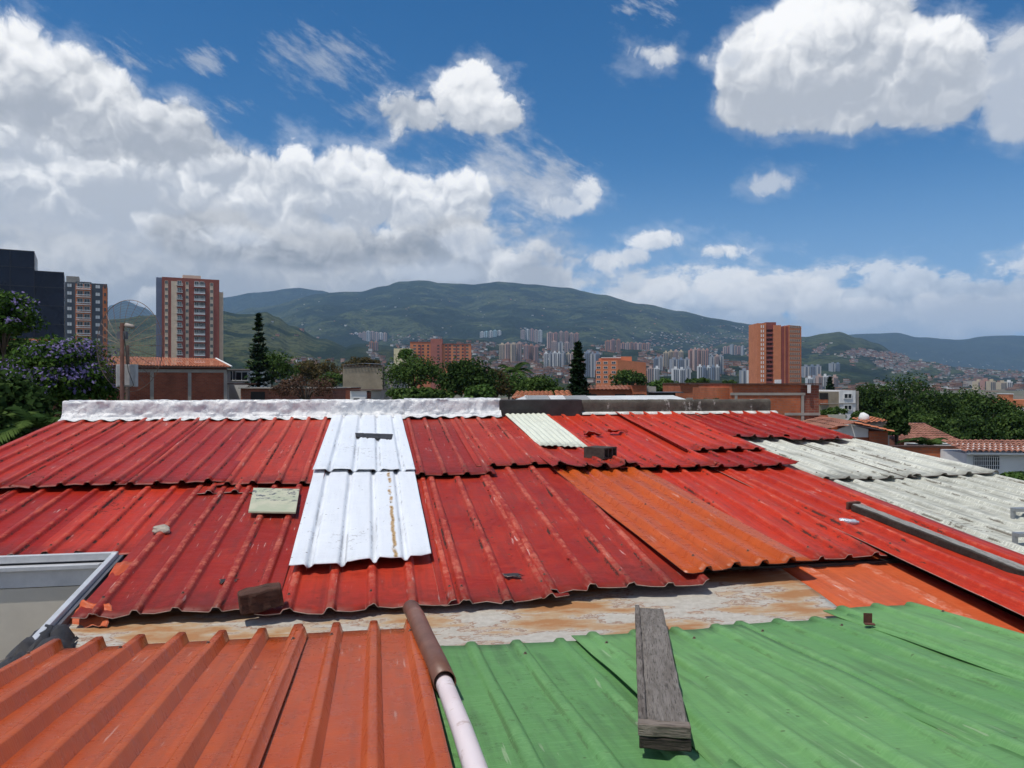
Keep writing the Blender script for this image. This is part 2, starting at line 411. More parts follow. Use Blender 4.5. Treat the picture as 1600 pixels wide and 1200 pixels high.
def sheet(parent, TL, TR, BL, BR, m, P=P1, lift=0.0, lift_b=None, pitch=.2133, prof='trap', rib_h=.028, seed=0, jag=.012, sag=.010, bow=.012, edge=None, nv=30, phase=0.0, thick=.005, name='roof_sheet', rowfree=.035):
    """one corrugated roof sheet; corners in roof coordinates (u across, v along), real thickness"""
    if lift_b is None: lift_b = lift
    W = (Vector(TR)-Vector(TL)).length; L = (Vector(TL)-Vector(BL)).length
    pr = PROFILES[prof]; xs = []
    k = -1
    while k*pitch < W:
        for fx, hh in pr:
            x = (k+fx+phase)*pitch
            if -1e-6 <= x <= W: xs.append((x, hh, k))
        k += 1
    if xs[0][0] > 1e-4: xs.insert(0, (0.0, xs[0][1], xs[0][2]))
    if W-xs[-1][0] > 1e-4: xs.append((W, xs[-1][1], xs[-1][2]))
    rows = []; ribs = []; uvs = []; ends = []
    rng = random.Random(seed*7+3)
    for i in range(nv+1):
        tt = i/nv; row = []
        tt = 1-(1-tt)**1.0
        for (x, hh, kk) in xs:
            s = x/W
            top = Vector(TL).lerp(Vector(TR), s); bot = Vector(BL).lerp(Vector(BR), s)
            q = top.lerp(bot, tt)
            e = tt**10
            q.y -= e*(jag*(fbm(x*7, seed*3.1, 1, 3)) + jag*.8*nz(x*31, seed, 9) + .012*hh)
            q.x += .003*nz(tt*L*.9, seed*5.7+kk*1.3, 4) 
            rh = rib_h*(1+.10*nz(tt*L*1.7, kk*3.3+seed, 2))
            z = P[0]+P[1]*q.y + lift + (lift_b-lift)*tt**2.2
            z += hh*rh + bow*fbm(x*.9+seed*2.2, tt*L*.7, seed, 2)*.6 + sag*.35*nz(x*4.5, tt*L*2.4, seed*1.7)
            z += e*rowfree*.5*nz(x*2.6+seed, 7.7, 3) + tt**5*.010*nz(x*9, seed+5, 1)
            row.append(RW(q.x, q.y, z)); ribs.append(hh); ends.append(tt); uvs.append((x+seed*3.17, tt*L+seed*1.31))
        rows.append(row)
    mb = MB().grid(rows)
    me = mb.mesh(name, [m, edge or M_RAW], True)
    at_ = me.attributes.new('rib', 'FLOAT', 'POINT'); at_.data.foreach_set('value', ribs)
    at_ = me.attributes.new('end', 'FLOAT', 'POINT'); at_.data.foreach_set('value', ends)
    ul = me.uv_layers.new(name='UVMap')
    flat = [c for l in me.loops for c in uvs[l.vertex_index]]
    ul.data.foreach_set('uv', flat)
    o = link(name, me, parent)
    md = o.modifiers.new('thickness', 'SOLIDIFY'); md.thickness = thick; md.offset = -1; md.material_offset_rim = 1; md.use_quality_normals = False
    # fixing screws on the ribs, too small to pick apart
    if prof in ('trap', 'sharp') and pitch < .3:
        sb_ = MB(); nc = len(xs)
        for i in sorted({max(1, int(nv*f)) for f in (.06, .5, .94)}):
            last = None
            for j, (x, hh, kk) in enumerate(xs):
                if hh > .99 and kk != last and (kk+i) % 2 == 0:
                    last = kk; c0 = rows[i][j]
                    sb_.tube([c0, c0+Vector((0, 0, .005)), c0+Vector((0, 0, .006)), c0+Vector((0, 0, .013))], [.011, .011, .006, .006], 6)
        if sb_.v: tag(sb_.build('screws', M_SCREW, o), kind='stuff')
    return o

far_roof = thing('red_roofed_house', 'house under the big red patchwork roof of corrugated sheets rising to a ridge', 'house')
near_roof = thing('green_roofed_house', 'near house with orange and green roof sheets sloping down to the rusty gutter', 'house')
def SH(u0, u1, v0, v1, m, seed, **k):
    return sheet(far_roof, (u0, v1), (u1, v1), (u0+k.pop('sk', 0), v0), (u1+k.pop('sk2', 0), v0), m, seed=seed, **k)
ED = M_DARKEDGE
# lower row, laid first
SH(-4.00, -3.05, 5.60, 7.50, M_RED, 1, lift=.0)
SH(-3.12, -2.20, 5.60, 7.50, M_RED, 2, lift=.006)
SH(-2.27, -1.40, 5.58, 7.50, M_RED, 3, lift=.012, jag=.02, rowfree=.06, edge=ED)
SH(-1.62, -.55, 4.53, 7.48, M_RED2, 4, lift=.022, lift_b=.030, jag=.03, rowfree=.05)
SH(-.66, .47, 4.47, 7.50, M_RED2, 5, lift=.004, lift_b=.016, jag=.05, rowfree=.05, phase=.25, pitch=.235)
SH(.38, 1.16, 4.48, 7.45, M_RED2, 6, lift=.014, lift_b=.022, jag=.03, phase=.1, rowfree=.05, pitch=.25)
SH(1.03, 2.08, 4.55, 7.75, M_RED2, 7, lift=.026, lift_b=.034, jag=.03, phase=-.35, rowfree=.05, pitch=.25)
SH(1.90, 2.75, 4.95, 7.50, M_RED, 8, lift=.0)
SH(2.52, 3.60, 4.93, 7.50, M_RED, 9, lift=.018, jag=.02, phase=.2)
SH(3.44, 4.36, 2.55, 7.52, M_RED, 10, lift=.030, sk=.33, sk2=.40, lift_b=.07, jag=.02, nv=44)
# orange faded sheet under the right end of the gutter
sheet(far_roof, (2.72, 5.35), (3.72, 5.35), (2.98, 2.6), (4.00, 2.6), M_ORANGE2, lift=-.055, lift_b=-.075, prof='sharp', rib_h=.012, pitch=.45, seed=11)
# pale sheets at the right, two rows
sheet(far_roof, (4.15, 7.35), (5.25, 7.35), (4.62, 3.0), (6.05, 3.0), M_PALE, lift=-.01, seed=12, rib_h=.026, nv=40)
sheet(far_roof, (5.10, 7.35), (6.38, 7.35), (5.85, 3.0), (7.60, 3.0), M_PALE, lift=-.002, seed=13, rib_h=.026, nv=40)
sheet(far_roof, (4.12, 9.35), (5.15, 9.35), (4.30, 6.93), (5.42, 6.95), M_PALE, lift=.012, lift_b=.03, seed=14, rib_h=.028, jag=.03, edge=ED)
sheet(far_roof, (5.02, 9.35), (5.80, 9.35), (5.28, 6.95), (6.42, 7.00), M_PALE, lift=.022, lift_b=.035, seed=15, rib_h=.028, jag=.03, edge=ED)
# upper row
SH(-3.90, -2.98, 7.16, 10.52, M_RED, 21, lift=.030, lift_b=0.067, edge=ED, rowfree=.05)
SH(-3.06, -2.14, 7.18, 10.52, M_RED, 22, lift=.036, lift_b=0.072, edge=ED, rowfree=.06, phase=.4)
SH(-2.22, -1.30, 7.17, 10.52, M_RED, 23, lift=.030, lift_b=0.072, edge=ED, rowfree=.06, phase=.1)
SH(-1.38, -.46, 7.10, 10.52, M_RED2, 24, lift=.036, lift_b=0.067, edge=ED, rowfree=.05)
SH(.34, 1.16, 7.30, 10.52, M_RED2, 25, lift=.030, lift_b=0.067, edge=ED)
SH(1.00, 1.90, 7.60, 10.52, M_RED2, 26, lift=.038, lift_b=0.072, edge=ED, phase=.3)
SH(1.72, 2.62, 7.30, 9.2, M_RED2, 27, lift=.034, lift_b=0.122, edge=ED, jag=.13, rowfree=.07)
SH(2.28, 3.52, 7.36, 10.55, M_RED, 28, lift=.044, lift_b=0.077, edge=ED, jag=.03)
SH(3.36, 4.32, 7.30, 8.60, M_RED, 29, lift=.052, lift_b=0.082, edge=ED, jag=.02, nv=18)
SH(3.38, 4.36, 8.02, 10.62, M_RED, 30, lift=.064, lift_b=0.094, edge=ED, jag=.03, phase=.5)
SH(4.26, 5.05, 8.72, 10.60, M_RED, 31, lift=.055, lift_b=0.084, edge=ED, jag=.05)
SH(4.95, 5.80, 8.52, 10.58, M_RED, 32, lift=.062, lift_b=0.090, edge=ED, jag=.05, phase=.3)
SH(1.96, 2.30, 9.74, 10.5, M_RED, 33, lift=.045, nv=8)
# white, cream and orange replacement sheets laid on top
sheet(far_roof, (-.545, 10.45), (.355, 10.45), (-.575, 7.46), (.385, 7.40), M_WHITE, lift=.060, lift_b=.072, prof='inv', rib_h=.026, seed=41, edge=M_WHITE, phase=.2, jag=.02)
sheet(far_roof, (-.570, 7.62), (.380, 7.60), (-.530, 5.02), (.375, 5.14), M_WHITE2, lift=.040, lift_b=.058, prof='inv', rib_h=.030, seed=42, edge=M_WHITE, phase=.12, jag=.03)
sheet(far_roof, (1.77, 10.42), (2.33, 10.42), (1.82, 8.40), (2.36, 8.32), M_CREAM, lift=.085, lift_b=.078, prof='wave', rib_h=.014, pitch=.072, seed=43, edge=M_CREAM)
o_ = sheet(far_roof, (1.76, 7.50), (2.70, 7.42), (1.95, 4.62), (2.90, 4.72), M_ORANGE, lift=.052, lift_b=.085, prof='sharp', rib_h=.034, seed=44, edge=ED, jag=.01, pitch=.205, phase=.28)
o_['label'] = 'newer orange sheet laid over the red ones'
SH(-1.50, -1.02, 6.93, 7.36, M_RED, 45, lift=.032, nv=8, edge=M_RAW, jag=.02)
# near slope
def NS(u0, u1, v0, v1, m, seed, **k):
    return sheet(near_roof, (u0, v1), (u1, v1), (u0, v0), (u1, v0), m, P=P2, seed=seed, nv=36, **k)
NS(-1.60, -.34, -1.0, 4.13, M_ORANGE, 51, prof='sharp', rib_h=.052, pitch=.195, phase=-.22, lift=.014, bow=.008, sag=.006, jag=.004, edge=M_ORANGE)
NS(-.42, .22, -1.0, 4.23, M_ORANGE, 52, prof='sharp', rib_h=.052, pitch=.195, lift=.0, bow=.008, sag=.006, jag=.004, edge=M_ORANGE, phase=.63)
NS(.14, 1.10, -1.0, 3.87, M_GREEN, 53, rib_h=.020, pitch=.23, lift=-.03, edge=M_GREEN, bow=.03, sag=.02, jag=.015)
NS(1.02, 1.98, -1.0, 3.92, M_GREEN, 54, rib_h=.020, pitch=.23, lift=-.024, edge=M_GREEN, bow=.03, sag=.02, jag=.015)
NS(1.90, 2.70, -1.0, 4.02, M_GREEN, 55, rib_h=.020, pitch=.23, lift=-.03, edge=M_GREEN, bow=.03, sag=.02, jag=.015)
NS(2.62, 3.24, -1.0, 4.16, M_GREEN, 56, rib_h=.020, pitch=.23, lift=-.024, edge=M_GREEN, bow=.03, sag=.02, jag=.015)

# ------------------------------------------------------------------ valley gutter
def rust_fn(t, b):
    uv = X(t, t.node('ShaderNodeUVMap').outputs[0])
    n = t.noise(t.v('MULTIPLY', uv, (2.2, 9, 1)), 1.0, 7, .66); n2 = t.noise(uv, 24, 5, .65); n3 = t.noise(t.v('MULTIPLY', uv, (1.3, 4, 1)), 1.0, 3, .5)
    col = t.mix(t.ss(n2, .35, .65), (.43, .395, .335), (.52, .485, .42))
    a = n3*.6 + n*.45 + (n2-.5)*.10
    col = t.mix(t.ss(a, .505, .56, 0, .75), col, (.44, .27, .12))
    col = t.mix(t.ss(a, .545, .62, 0, .85), col, (.38, .165, .055))
    ring = t.ss(a, .497, .507)*t.ss(a, .522, .512)
    col = t.mix(ring*.75, col, (.24, .09, .03))
    col = t.mix(t.ss(t.noise(t.v('MULTIPLY', uv, (3, 30, 1)), 1., 4, .6), .6, .68, 0, .4), col, (.36, .15, .06))
    t.put(b.inputs['Base Color'], col); b.inputs['Roughness'].default_value = .62; b.inputs['Metallic'].default_value = .15
    set_bump(t, b, n*.6+n2*.3, .4, .008)
M_RUST = mat('rusty_galvanised_gutter', rust_fn)
def strip(name, parent, prof, u0, u1, m, nu=70, amp=.006, seed=1, skew=None, smooth=True, thick=.003):
    rows = []; uvs = []
    for i in range(nu+1):
        u = u0+(u1-u0)*i/nu; row = []; d = 0; pv = None
        for (v, h) in prof:
            if pv is not None: d += math.hypot(v-pv[0], h-pv[1])
            pv = (v, h)
            dv = skew(u) if skew else 0
            row.append(RW(u, v+dv+amp*nz(u*2.3, d*5, seed), h+amp*nz(u*1.9+4, d*5, seed+3)+amp*.5*nz(u*7, d*9, seed)))
            uvs.append((u, d))
        rows.append(row)
    me = MB().grid(rows).mesh(name, [m], smooth)
    ul = me.uv_layers.new(name='UVMap'); ul.data.foreach_set('uv', [c for l in me.loops for c in uvs[l.vertex_index]])
    o = link(name, me, parent); md = o.modifiers.new('thickness', 'SOLIDIFY'); md.thickness = thick; md.offset = 0
    return o
gutter = thing('valley_gutter', 'rusty pale metal valley gutter between the red roof and the near roof', 'gutter')
strip('gutter_trough', gutter, [(3.7, -1.375), (3.9, -1.385), (4.1, -1.390), (4.22, -1.38), (4.36, -1.355), (4.5, -1.334), (4.62, -1.324), (4.8, -1.305), (5.05, -1.28)], -1.72, 2.80, M_RUST, 90, .010)

# ------------------------------------------------------------------ ridge: foil flashing, tarred stretch, weathered parapet
def foil_fn(t, b):
    p = geo_pos(t)
    n = t.noise(p, 7, 6, .65); n2 = t.noise(t.v('MULTIPLY', p, (1, 1, .35)), 26, 6, .7)
    col = t.mix(t.ss(n, .42, .6), (.74, .74, .73), (.56, .57, .58))
    col = t.mix(t.ss(n2, .60, .72, 0, .6), col, (.26, .27, .29))
    t.put(b.inputs['Base Color'], col); t.put(b.inputs['Metallic'], t.ss(n, .4, .6, .0, .40)); t.put(b.inputs['Roughness'], t.lin(n2, .3, .7, .28, .55))
    set_bump(t, b, n*.7+n2*.6+t.noise(p, 90, 4, .6)*.2, .8, .03)
M_FOIL = mat('aluminium_foil_membrane', foil_fn)
M_TAR = plain('black_bitumen', (.030, .027, .026), .6, .5, 5, bump=.4, bscale=30)
def oldwall_fn(t, b):
    p = geo_pos(t); z = t.sep(p)[2]
    n = t.noise(p, 3.5, 7, .68); n2 = t.noise(p, 22, 6, .65); n3 = t.noise(t.v('MULTIPLY', p, (5, 5, .8)), 1.5, 5, .6)
    col = t.mix(t.ss(n, .35, .65), (.045, .038, .030), (.10, .088, .070))
    col = t.mix(t.ss(n3 + (n2-.5)*.4, .60, .70, 0, .8), col, (.44, .42, .38))
    col = t.mix(t.ss(n2, .62, .70, 0, .6), col, (.05, .062, .02))
    t.put(b.inputs['Base Color'], col); b.inputs['Roughness'].default_value = .9
    set_bump(t, b, n*.5+n2*.5, .7, .02)
M_OLDWALL = mat('weathered_mossy_render', oldwall_fn)
M_LIME = plain('flaking_white_render', (.62, .60, .56), .85, .5, 9, bump=.5, bscale=25)
ridge = thing('ridge_parapet', 'low ridge wall wrapped in silver foil at left, tarred and mossy at right', 'parapet')
RV = 10.50; RB = P1[0]+P1[1]*RV     # ridge line
def ridge_piece(name, u0, u1, prof, m, seed, nu, crinkle):
    rows = []
    for i in range(nu+1):
        u = u0+(u1-u0)*i/nu; row = []
        for j, (v, h) in enumerate(prof):
            c = crinkle*(.6 if j in (0, len(prof)-1) else 1)
            rd = abs(fbm(u*6.5+seed, j*.42, seed+2, 3))-.25
            hv = h + c*.35*fbm(u*2.3, j*.2, seed, 4) + c*.5*rd*(j > 2) + (.012*math.sin(u*2*math.pi/.213) if j == 0 and crinkle > .01 else 0)
            row.append(RW(u, v + c*1.0*fbm(u*2.6+7, j*.16, seed+4, 4) - c*.9*rd*(j > 2), hv))
        rows.append(row)
    return MB().grid(rows).build(name, m, ridge, True)
def resample(pr, n):
    out = []
    for (a, b) in zip(pr, pr[1:]): out += [(a[0]+(b[0]-a[0])*i/n, a[1]+(b[1]-a[1])*i/n) for i in range(n)]
    return out+[pr[-1]]
foil = resample([(RV-.15, RB+.040), (RV-.05, RB+.062), (RV-.015, RB+.13), (RV+.0, RB+.265), (RV+.04, RB+.285), (RV+.24, RB+.28), (RV+.26, RB-.2)], 4)
ridge_piece('foil_flashing', -3.86, .60, foil, M_FOIL, 3, 330, .026)
ridge_piece('foil_flashing', .40, 1.72, [(v-.014, h+.012) for v, h in foil], M_FOIL, 9, 110, .026)
def rbox(mb, u0, u1, v0, v1, h0, h1, m=0):
    ps = [RW(u, v, h) for h in (h0, h1) for v in (v0, v1) for u in (u0, u1)]
    return mb.add(ps, [(0, 2, 3, 1), (4, 5, 7, 6), (0, 1, 5, 4), (1, 3, 7, 5), (3, 2, 6, 7), (2, 0, 4, 6)], m)
def bevel(o, w=.006, seg=2):
    md = o.modifiers.new('bevel', 'BEVEL'); md.width = w; md.segments = seg; md.limit_method = 'ANGLE'; return o
bevel(rbox(MB(), 1.70, 2.88, RV-.03, RV+.22, -1.4, RB+.275).build('tarred_wall', M_TAR, ridge), .012)
ridge_piece('mossy_wall', 2.86, 5.78, [(RV+.03, RB-.3), (RV+.03, RB+.06), (RV+.028, RB+.14), (RV+.03, RB+.22), (RV+.05, RB+.262), (RV+.12, RB+.27), (RV+.22, RB+.262), (RV+.24, RB-.3)], M_OLDWALL, 13, 150, .014)
ridge_piece('white_skirting', 2.88, 5.86, [(RV-.05, RB+.062), (RV-.045, RB+.075), (RV+.0, RB+.095), (RV+.045, RB+.10)], M_LIME, 15, 120, .006)

# ------------------------------------------------------------------ walls of the house under the roofs
M_BRICKWALL = plain('plain_brick', (.30, .115, .07), .9, .35, 6, bump=.4, bscale=30)
M_BEIGE = plain('beige_plaster', (.62, .56, .46), .85, .15, 2)
rbox(MB(), -3.84, 6.0, 10.62, 10.74, -CAM_Z, RB-.02).build('wall', M_BRICKWALL, far_roof)
def slope_wall(u0, u1, v0, v1, P, drop):
    ps = [RW(u, v, h) for u in (u0, u1) for (v, h) in ((v0, -CAM_Z), (v1, -CAM_Z), (v1, P[0]+P[1]*v1-drop), (v0, P[0]+P[1]*v0-drop))]
    return MB().add(ps, [(0, 1, 2, 3), (7, 6, 5, 4), (0, 4, 5, 1), (1, 5, 6, 2), (2, 6, 7, 3), (3, 7, 4, 0)])
slope_wall(-3.84, -3.70, 5.4, 10.62, P1, .05).build('wall', M_BRICKWALL, far_roof)
slope_wall(5.60, 5.74, 2.6, 10.62, P1, .06).build('wall', M_BRICKWALL, far_roof)
for v_ in (5.0, 6.3, 7.42, 8.9, 10.3):            # purlins that carry the sheets
    rbox(MB(), -3.7 if v_ > 5.5 else -1.45, 5.6, v_-.03, v_+.03, P1[0]+P1[1]*v_-.16, P1[0]+P1[1]*v_-.035).build('purlin', M_TAR, far_roof)
for v_ in (0.2, 2.0, 3.6):
    rbox(MB(), -1.6, 3.10, v_-.03, v_+.03, P2[0]+P2[1]*v_-.20, P2[0]+P2[1]*v_-.06).build('purlin', M_TAR, near_roof)
rbox(MB(), -1.72, -1.60, -1.0, 4.0, -CAM_Z, -1.50).build('wall', M_BRICKWALL, near_roof)
rbox(MB(), 3.12, 3.20, -1.0, 3.9, -CAM_Z, -1.42).build('wall', M_BRICKWALL, near_roof)
rbox(MB(), -1.6, 3.12, -1.0, -.9, -CAM_Z, -1.20).build('wall', M_BRICKWALL, near_roof)
rbox(MB(), -1.5, 3.10, 5.12, 5.2, -CAM_Z, -1.40).build('wall', M_BRICKWALL, near_roof)
rbox(MB(), 3.45, 5.6, 2.5, 2.6, -CAM_Z, -1.66).build('wall', M_BRICKWALL, far_roof)
# ------------------------------------------------------------------ things lying on and beside the roofs
def P1h(v): return P1[0]+P1[1]*v
def P2h(v): return P2[0]+P2[1]*v
M_ALU = plain('grey_aluminium', (.66, .66, .66), .4, .2, 6, metal=.35)
M_DGREY = plain('dark_grey_paint', (.11, .11, .125), .55, .35, 5, bump=.15)
M_FLOOR = plain('shaft_floor', (.25, .23, .2), .9, .2, 3)
hatch = thing('roof_hatch', 'grey metal framed open roof hatch with beige shaft beside the red sheets', 'roof hatch')
HU0, HU1, HV0, HV1 = -4.8, -1.70, 2.2, 5.50
def htop(v): return P1h(v)+.05
def hbar(name, a, b, w, t_, m, dz=0.0, inward=0.0):
    """square bar along the rim from (u,v) a to b"""
    (u0, v0), (u1, v1) = a, b
    mb = MB(); du, dv = u1-u0, v1-v0; L = math.hypot(du, dv); nu_, nv_ = -dv/L*w/2, du/L*w/2
    ps = []
    for dzz in (-t_, 0):
        for (u, v) in ((u0, v0), (u1, v1)):
            for s in (-1, 1): ps.append(RW(u+s*nu_, v+s*nv_, htop(v)+dz+dzz))
    mb.add(ps, [(0, 1, 3, 2), (4, 6, 7, 5), (0, 2, 6, 4), (1, 5, 7, 3), (0, 4, 5, 1), (2, 3, 7, 6)])
    return bevel(mb.build(name, m, hatch), .004)
hbar('frame_rail', (HU1, HV0), (HU1, HV1), .035, .05, M_ALU)
hbar('frame_rail', (HU1+.0175, HV1-.0), (HU0, HV1), .035, .05, M_ALU, dz=.002)
hbar('frame_rail', (HU1-.07, HV1-.075), (HU0, HV1-.075), .03, .03, M_ALU, dz=-.045)
hbar('frame_rail', (HU0, HV0), (HU0, HV1-.03), .035, .05, M_ALU)
def hwall(name, a, b, top, bot, m, th=.02):
    (u0, v0), (u1, v1) = a, b; du, dv = u1-u0, v1-v0; L = math.hypot(du, dv); n = (-dv/L*th/2, du/L*th/2)
    ps = []
    for k in (0, 1):
        for (u, v) in (a, b):
            for s in (-1, 1):
                h = (htop(v)+top) if k else (htop(v)+bot if bot > -1 else bot)
                ps.append(RW(u+s*n[0], v+s*n[1], h))
    return MB().add(ps, [(0, 1, 3, 2), (4, 6, 7, 5), (0, 2, 6, 4), (1, 5, 7, 3), (0, 4, 5, 1), (2, 3, 7, 6)]).build(name, m, hatch)
hwall('outer_cheek', (HU1+.03, HV0), (HU1+.03, HV1+.03), -.03, -.34, M_DGREY, .03)
hwall('outer_cheek', (HU0, HV1+.03), (HU1+.01, HV1+.03), -.03, -.30, M_DGREY, .03)
hwall('inner_lining', (HU0, HV1-.045), (HU1-.03, HV1-.045), -.05, -.19, M_ALU, .02)
hwall('shaft_wall', (HU0, HV1-.02), (HU1-.03, HV1-.02), -.20, -4.5, M_BEIGE, .06)
hwall('shaft_wall', (HU0-.02, HV0), (HU0-.02, HV1), -.06, -4.5, M_BEIGE, .06)
hwall('shaft_wall', (HU1-.01, HV0), (HU1-.01, HV1-.06), -.06, -4.5, M_BEIGE, .03)
hwall('shaft_wall', (HU0, HV0), (HU1, HV0), -.02, -4.5, M_BEIGE, .06)
rbox(MB(), HU0, HU1, HV0, HV1, -4.6, -4.5).build('shaft_floor', M_FLOOR, hatch)

# black tar heaped between hatch and orange sheets
rows = []
for i in range(40):
    v = 4.42-i*.05; row = []
    for j in range(13):
        s = j/12; u = -1.74+s*.20
        hgt = -1.40+.10*math.sin(s*math.pi)**.8*(.6+.9*fbm(v*2.3, s*2, 5, 3)) + .025*fbm(v*9, s*5, 2, 3) + .04*(4.44-v)/1.5
        row.append(RW(u-.02*max(0, v-4.1)+.02*nz(v*6, s*3), v, hgt))
    rows.append(row)
tar = tag(MB().grid(rows).build('tar_fillet', M_TAR, None, True), 'lumpy black bitumen smeared beside the hatch and the orange sheets', 'bitumen')
md = tar.modifiers.new('thickness', 'SOLIDIFY'); md.thickness = .05
def rock(name, c, r, m, seed, sub=3, squash=.7, label=None, cat=None, parent=None):
    bm = bmesh.new(); bmesh.ops.create_icosphere(bm, subdivisions=sub, radius=1)
    for v in bm.verts:
        d = 1+.28*fbm(v.co.x*1.3+seed, v.co.y*1.3, v.co.z*1.3, 4)
        v.co = Vector((v.co.x*d*r[0], v.co.y*d*r[1], v.co.z*d*r[2]))
    me = bpy.data.meshes.new(name); bm.to_mesh(me); bm.free(); me.materials.append(m)
    for p in me.polygons: p.use_smooth = seed % 2 == 0
    o = link(name, me, parent, c)
    if label: tag(o, label, cat)
    return o
M_STONE = plain('pale_stone', (.42, .37, .30), .9, .4, 12, bump=.6, bscale=40)
M_RUBBLE = plain('dark_rubble', (.14, .12, .10), .95, .5, 9, bump=.7, bscale=25)
u_, v_ = up(252, 833, P1, .03)
rock('stone', RW(u_, v_, P1h(v_)+.055), (.065, .05, .035), M_STONE, 3, label='small pale stone lying alone in a red roof pan at left', cat='stone')
for i, (px, py, r) in enumerate(((12, 1062, .05), (40, 1072, .06), (70, 1078, .045), (8, 1092, .06))):
    u_, v_ = up(px, py, P1, -.04)
    rock('rubble_stone', RW(u_, v_, -1.34+.01*i), (r, r*.9, r*.7), M_RUBBLE, 11+2*i, 2, label=['dark lump of rubble in the tar, nearest the picture edge', 'dark lump of rubble in the tar by the hatch corner', 'dark lump of rubble touching the orange sheet edge', 'dark lump of rubble lowest in the tar'][i], cat='rubble')

# bent scraps of orange sheet beside the hatch
def scrap(name, corners, m, label, cat, bend=.02, seed=1, nu=10, nv=10, lift=.0, jag=.012):
    rows = []
    for i in range(nv+1):
        row = []
        for j in range(nu+1):
            a, b = i/nv, j/nu
            p = corners[0].lerp(corners[1], b).lerp(corners[3].lerp(corners[2], b), a)
            e = 1 if (i in (0, nv) or j in (0, nu)) else 0
            p = p + Vector((e*jag*nz(i*1.7, j*1.3, seed), e*jag*nz(i*1.1, j*2.3, seed+2), bend*fbm(a*1.6, b*1.9, seed, 3)+lift*a*b))
            row.append(p)
        rows.append(row)
    me = MB().grid(rows).mesh(name, [m, M_RAW], True)
    at_ = me.attributes.new('rib', 'FLOAT', 'POINT'); at_.data.foreach_set('value', [0.0]*len(me.vertices))
    ul = me.uv_layers.new(name='UVMap'); ul.data.foreach_set('uv', [c for l in me.loops for c in (me.vertices[l.vertex_index].co.x+seed, me.vertices[l.vertex_index].co.y)])
    o = tag(link(name, me), label, cat); md = o.modifiers.new('thickness', 'SOLIDIFY'); md.thickness = .003; md.material_offset_rim = 1
    return o
def rp(px, py, lift): 
    u, v = up(px, py, P1, lift); return RW(u, v, P1h(v)+lift)
scrap('sheet_scrap', [rp(182, 880, .03), rp(222, 878, .03), rp(172, 948, .02), rp(140, 950, .0)], M_ORANGE2, 'flat faded orange scrap of sheet between hatch and red roof', 'sheet scrap', .02, 3)
scrap('sheet_scrap', [rp(128, 938, .06), rp(176, 946, .05), rp(168, 980, -.02), rp(102, 984, -.05)], M_ORANGE2, 'crumpled torn orange scrap of sheet at the hatch corner', 'sheet scrap', .03, 8, 14, 14, jag=.012)

# ------------------------------------------------------------------ wooden board on the green sheets
def wood_fn(ca, cb, cc, sx, along):
    def fn(t, b):
        p = geo_pos(t)
        q = t.v('MULTIPLY', p, along)
        wv = t.noise(t.v('ADD', q, t.v('SCALE', t.noise(p, 3, 3, .5, color=True), .25)), sx, 5, .6)
        n2 = t.noise(q, sx*4, 5, .65); n3 = t.noise(p, 4, 4, .6)
        col = t.mix(t.ss(wv, .38, .62), ca, cb)
        col = t.mix(t.ss(n2, .52, .62, 0, .7), col, cc)
        col = t.mix(t.ss(n3, .45, .7, 0, .5), col, tuple(x*.5 for x in ca))
        t.put(b.inputs['Base Color'], col); b.inputs['Roughness'].default_value = .88; b.inputs['Specular IOR Level'].default_value = .2
        set_bump(t, b, wv*.6+n2*.8, .9, .012)
    return fn
M_WOOD = mat('grey_weathered_wood', wood_fn((.24, .215, .19), (.165, .145, .125), (.05, .042, .036), 14, (3.0, .22, 3.0)))
M_WOOD2 = mat('dark_weathered_wood', wood_fn((.13, .11, .095), (.21, .185, .16), (.035, .028, .024), 12, (3.0, .3, 3.0)))
M_WOODX = mat('grey_cross_grain_wood', wood_fn((.24, .20, .165), (.15, .12, .10), (.05, .04, .03), 12, (.3, 3.0, 3.0)))
M_WOODSHADE = mat('shade_darkened_wood', wood_fn((.045, .036, .030), (.07, .055, .045), (.02, .016, .013), 12, (.3, 3.0, 3.0)))  # dark wood with shade painted in: board end face, beam edge
def rough_box(x0, x1, y0, y1, z0, z1, seed, amp=.004, nx=3, ny=26, nzz=2):
    bm = bmesh.new(); bmesh.ops.create_cube(bm, size=1)
    for v in bm.verts: v.co = Vector(((x0+x1)/2+v.co.x*(x1-x0), (y0+y1)/2+v.co.y*(y1-y0), (z0+z1)/2+v.co.z*(z1-z0)))
    bm.edges.ensure_lookup_table()
    ex = [e for e in bm.edges if abs(e.verts[0].co.y-e.verts[1].co.y) > 1e-6]
    if ny > 1: bmesh.ops.subdivide_edges(bm, edges=ex, cuts=ny-1, use_grid_fill=True)
    ex = [e for e in bm.edges if abs(e.verts[0].co.x-e.verts[1].co.x) > 1e-6]
    if nx > 1: bmesh.ops.subdivide_edges(bm, edges=ex, cuts=nx-1, use_grid_fill=True)
    ez = [e for e in bm.edges if abs(e.verts[0].co.z-e.verts[1].co.z) > 1e-6]
    if nzz > 1: bmesh.ops.subdivide_edges(bm, edges=ez, cuts=nzz-1, use_grid_fill=True)
    for v in bm.verts:
        c = v.co.copy()
        v.co += Vector((amp*nz(c.x*9, c.y*7+seed, c.z*9), amp*1.5*nz(c.x*19+3, c.y*3, c.z*11+seed), amp*nz(c.x*14, c.y*8+seed*2, c.z*3+7)))
    me = bpy.data.meshes.new('m'); bm.to_mesh(me); bm.free(); return me
def put(me, name, m, parent): 
    me.name = name; me.materials.append(m); o = link(name, me, parent); bevel(o, .003, 1); return o
def frame_from(a, b, upv=None):
    """matrix with +Y from a to b, origin a"""
    y = (b-a).normalized(); x = y.cross(Vector((0, 0, 1))).normalized(); z = x.cross(y)
    M = Matrix((x, y, z)).transposed().to_4x4(); M.translation = a; return M
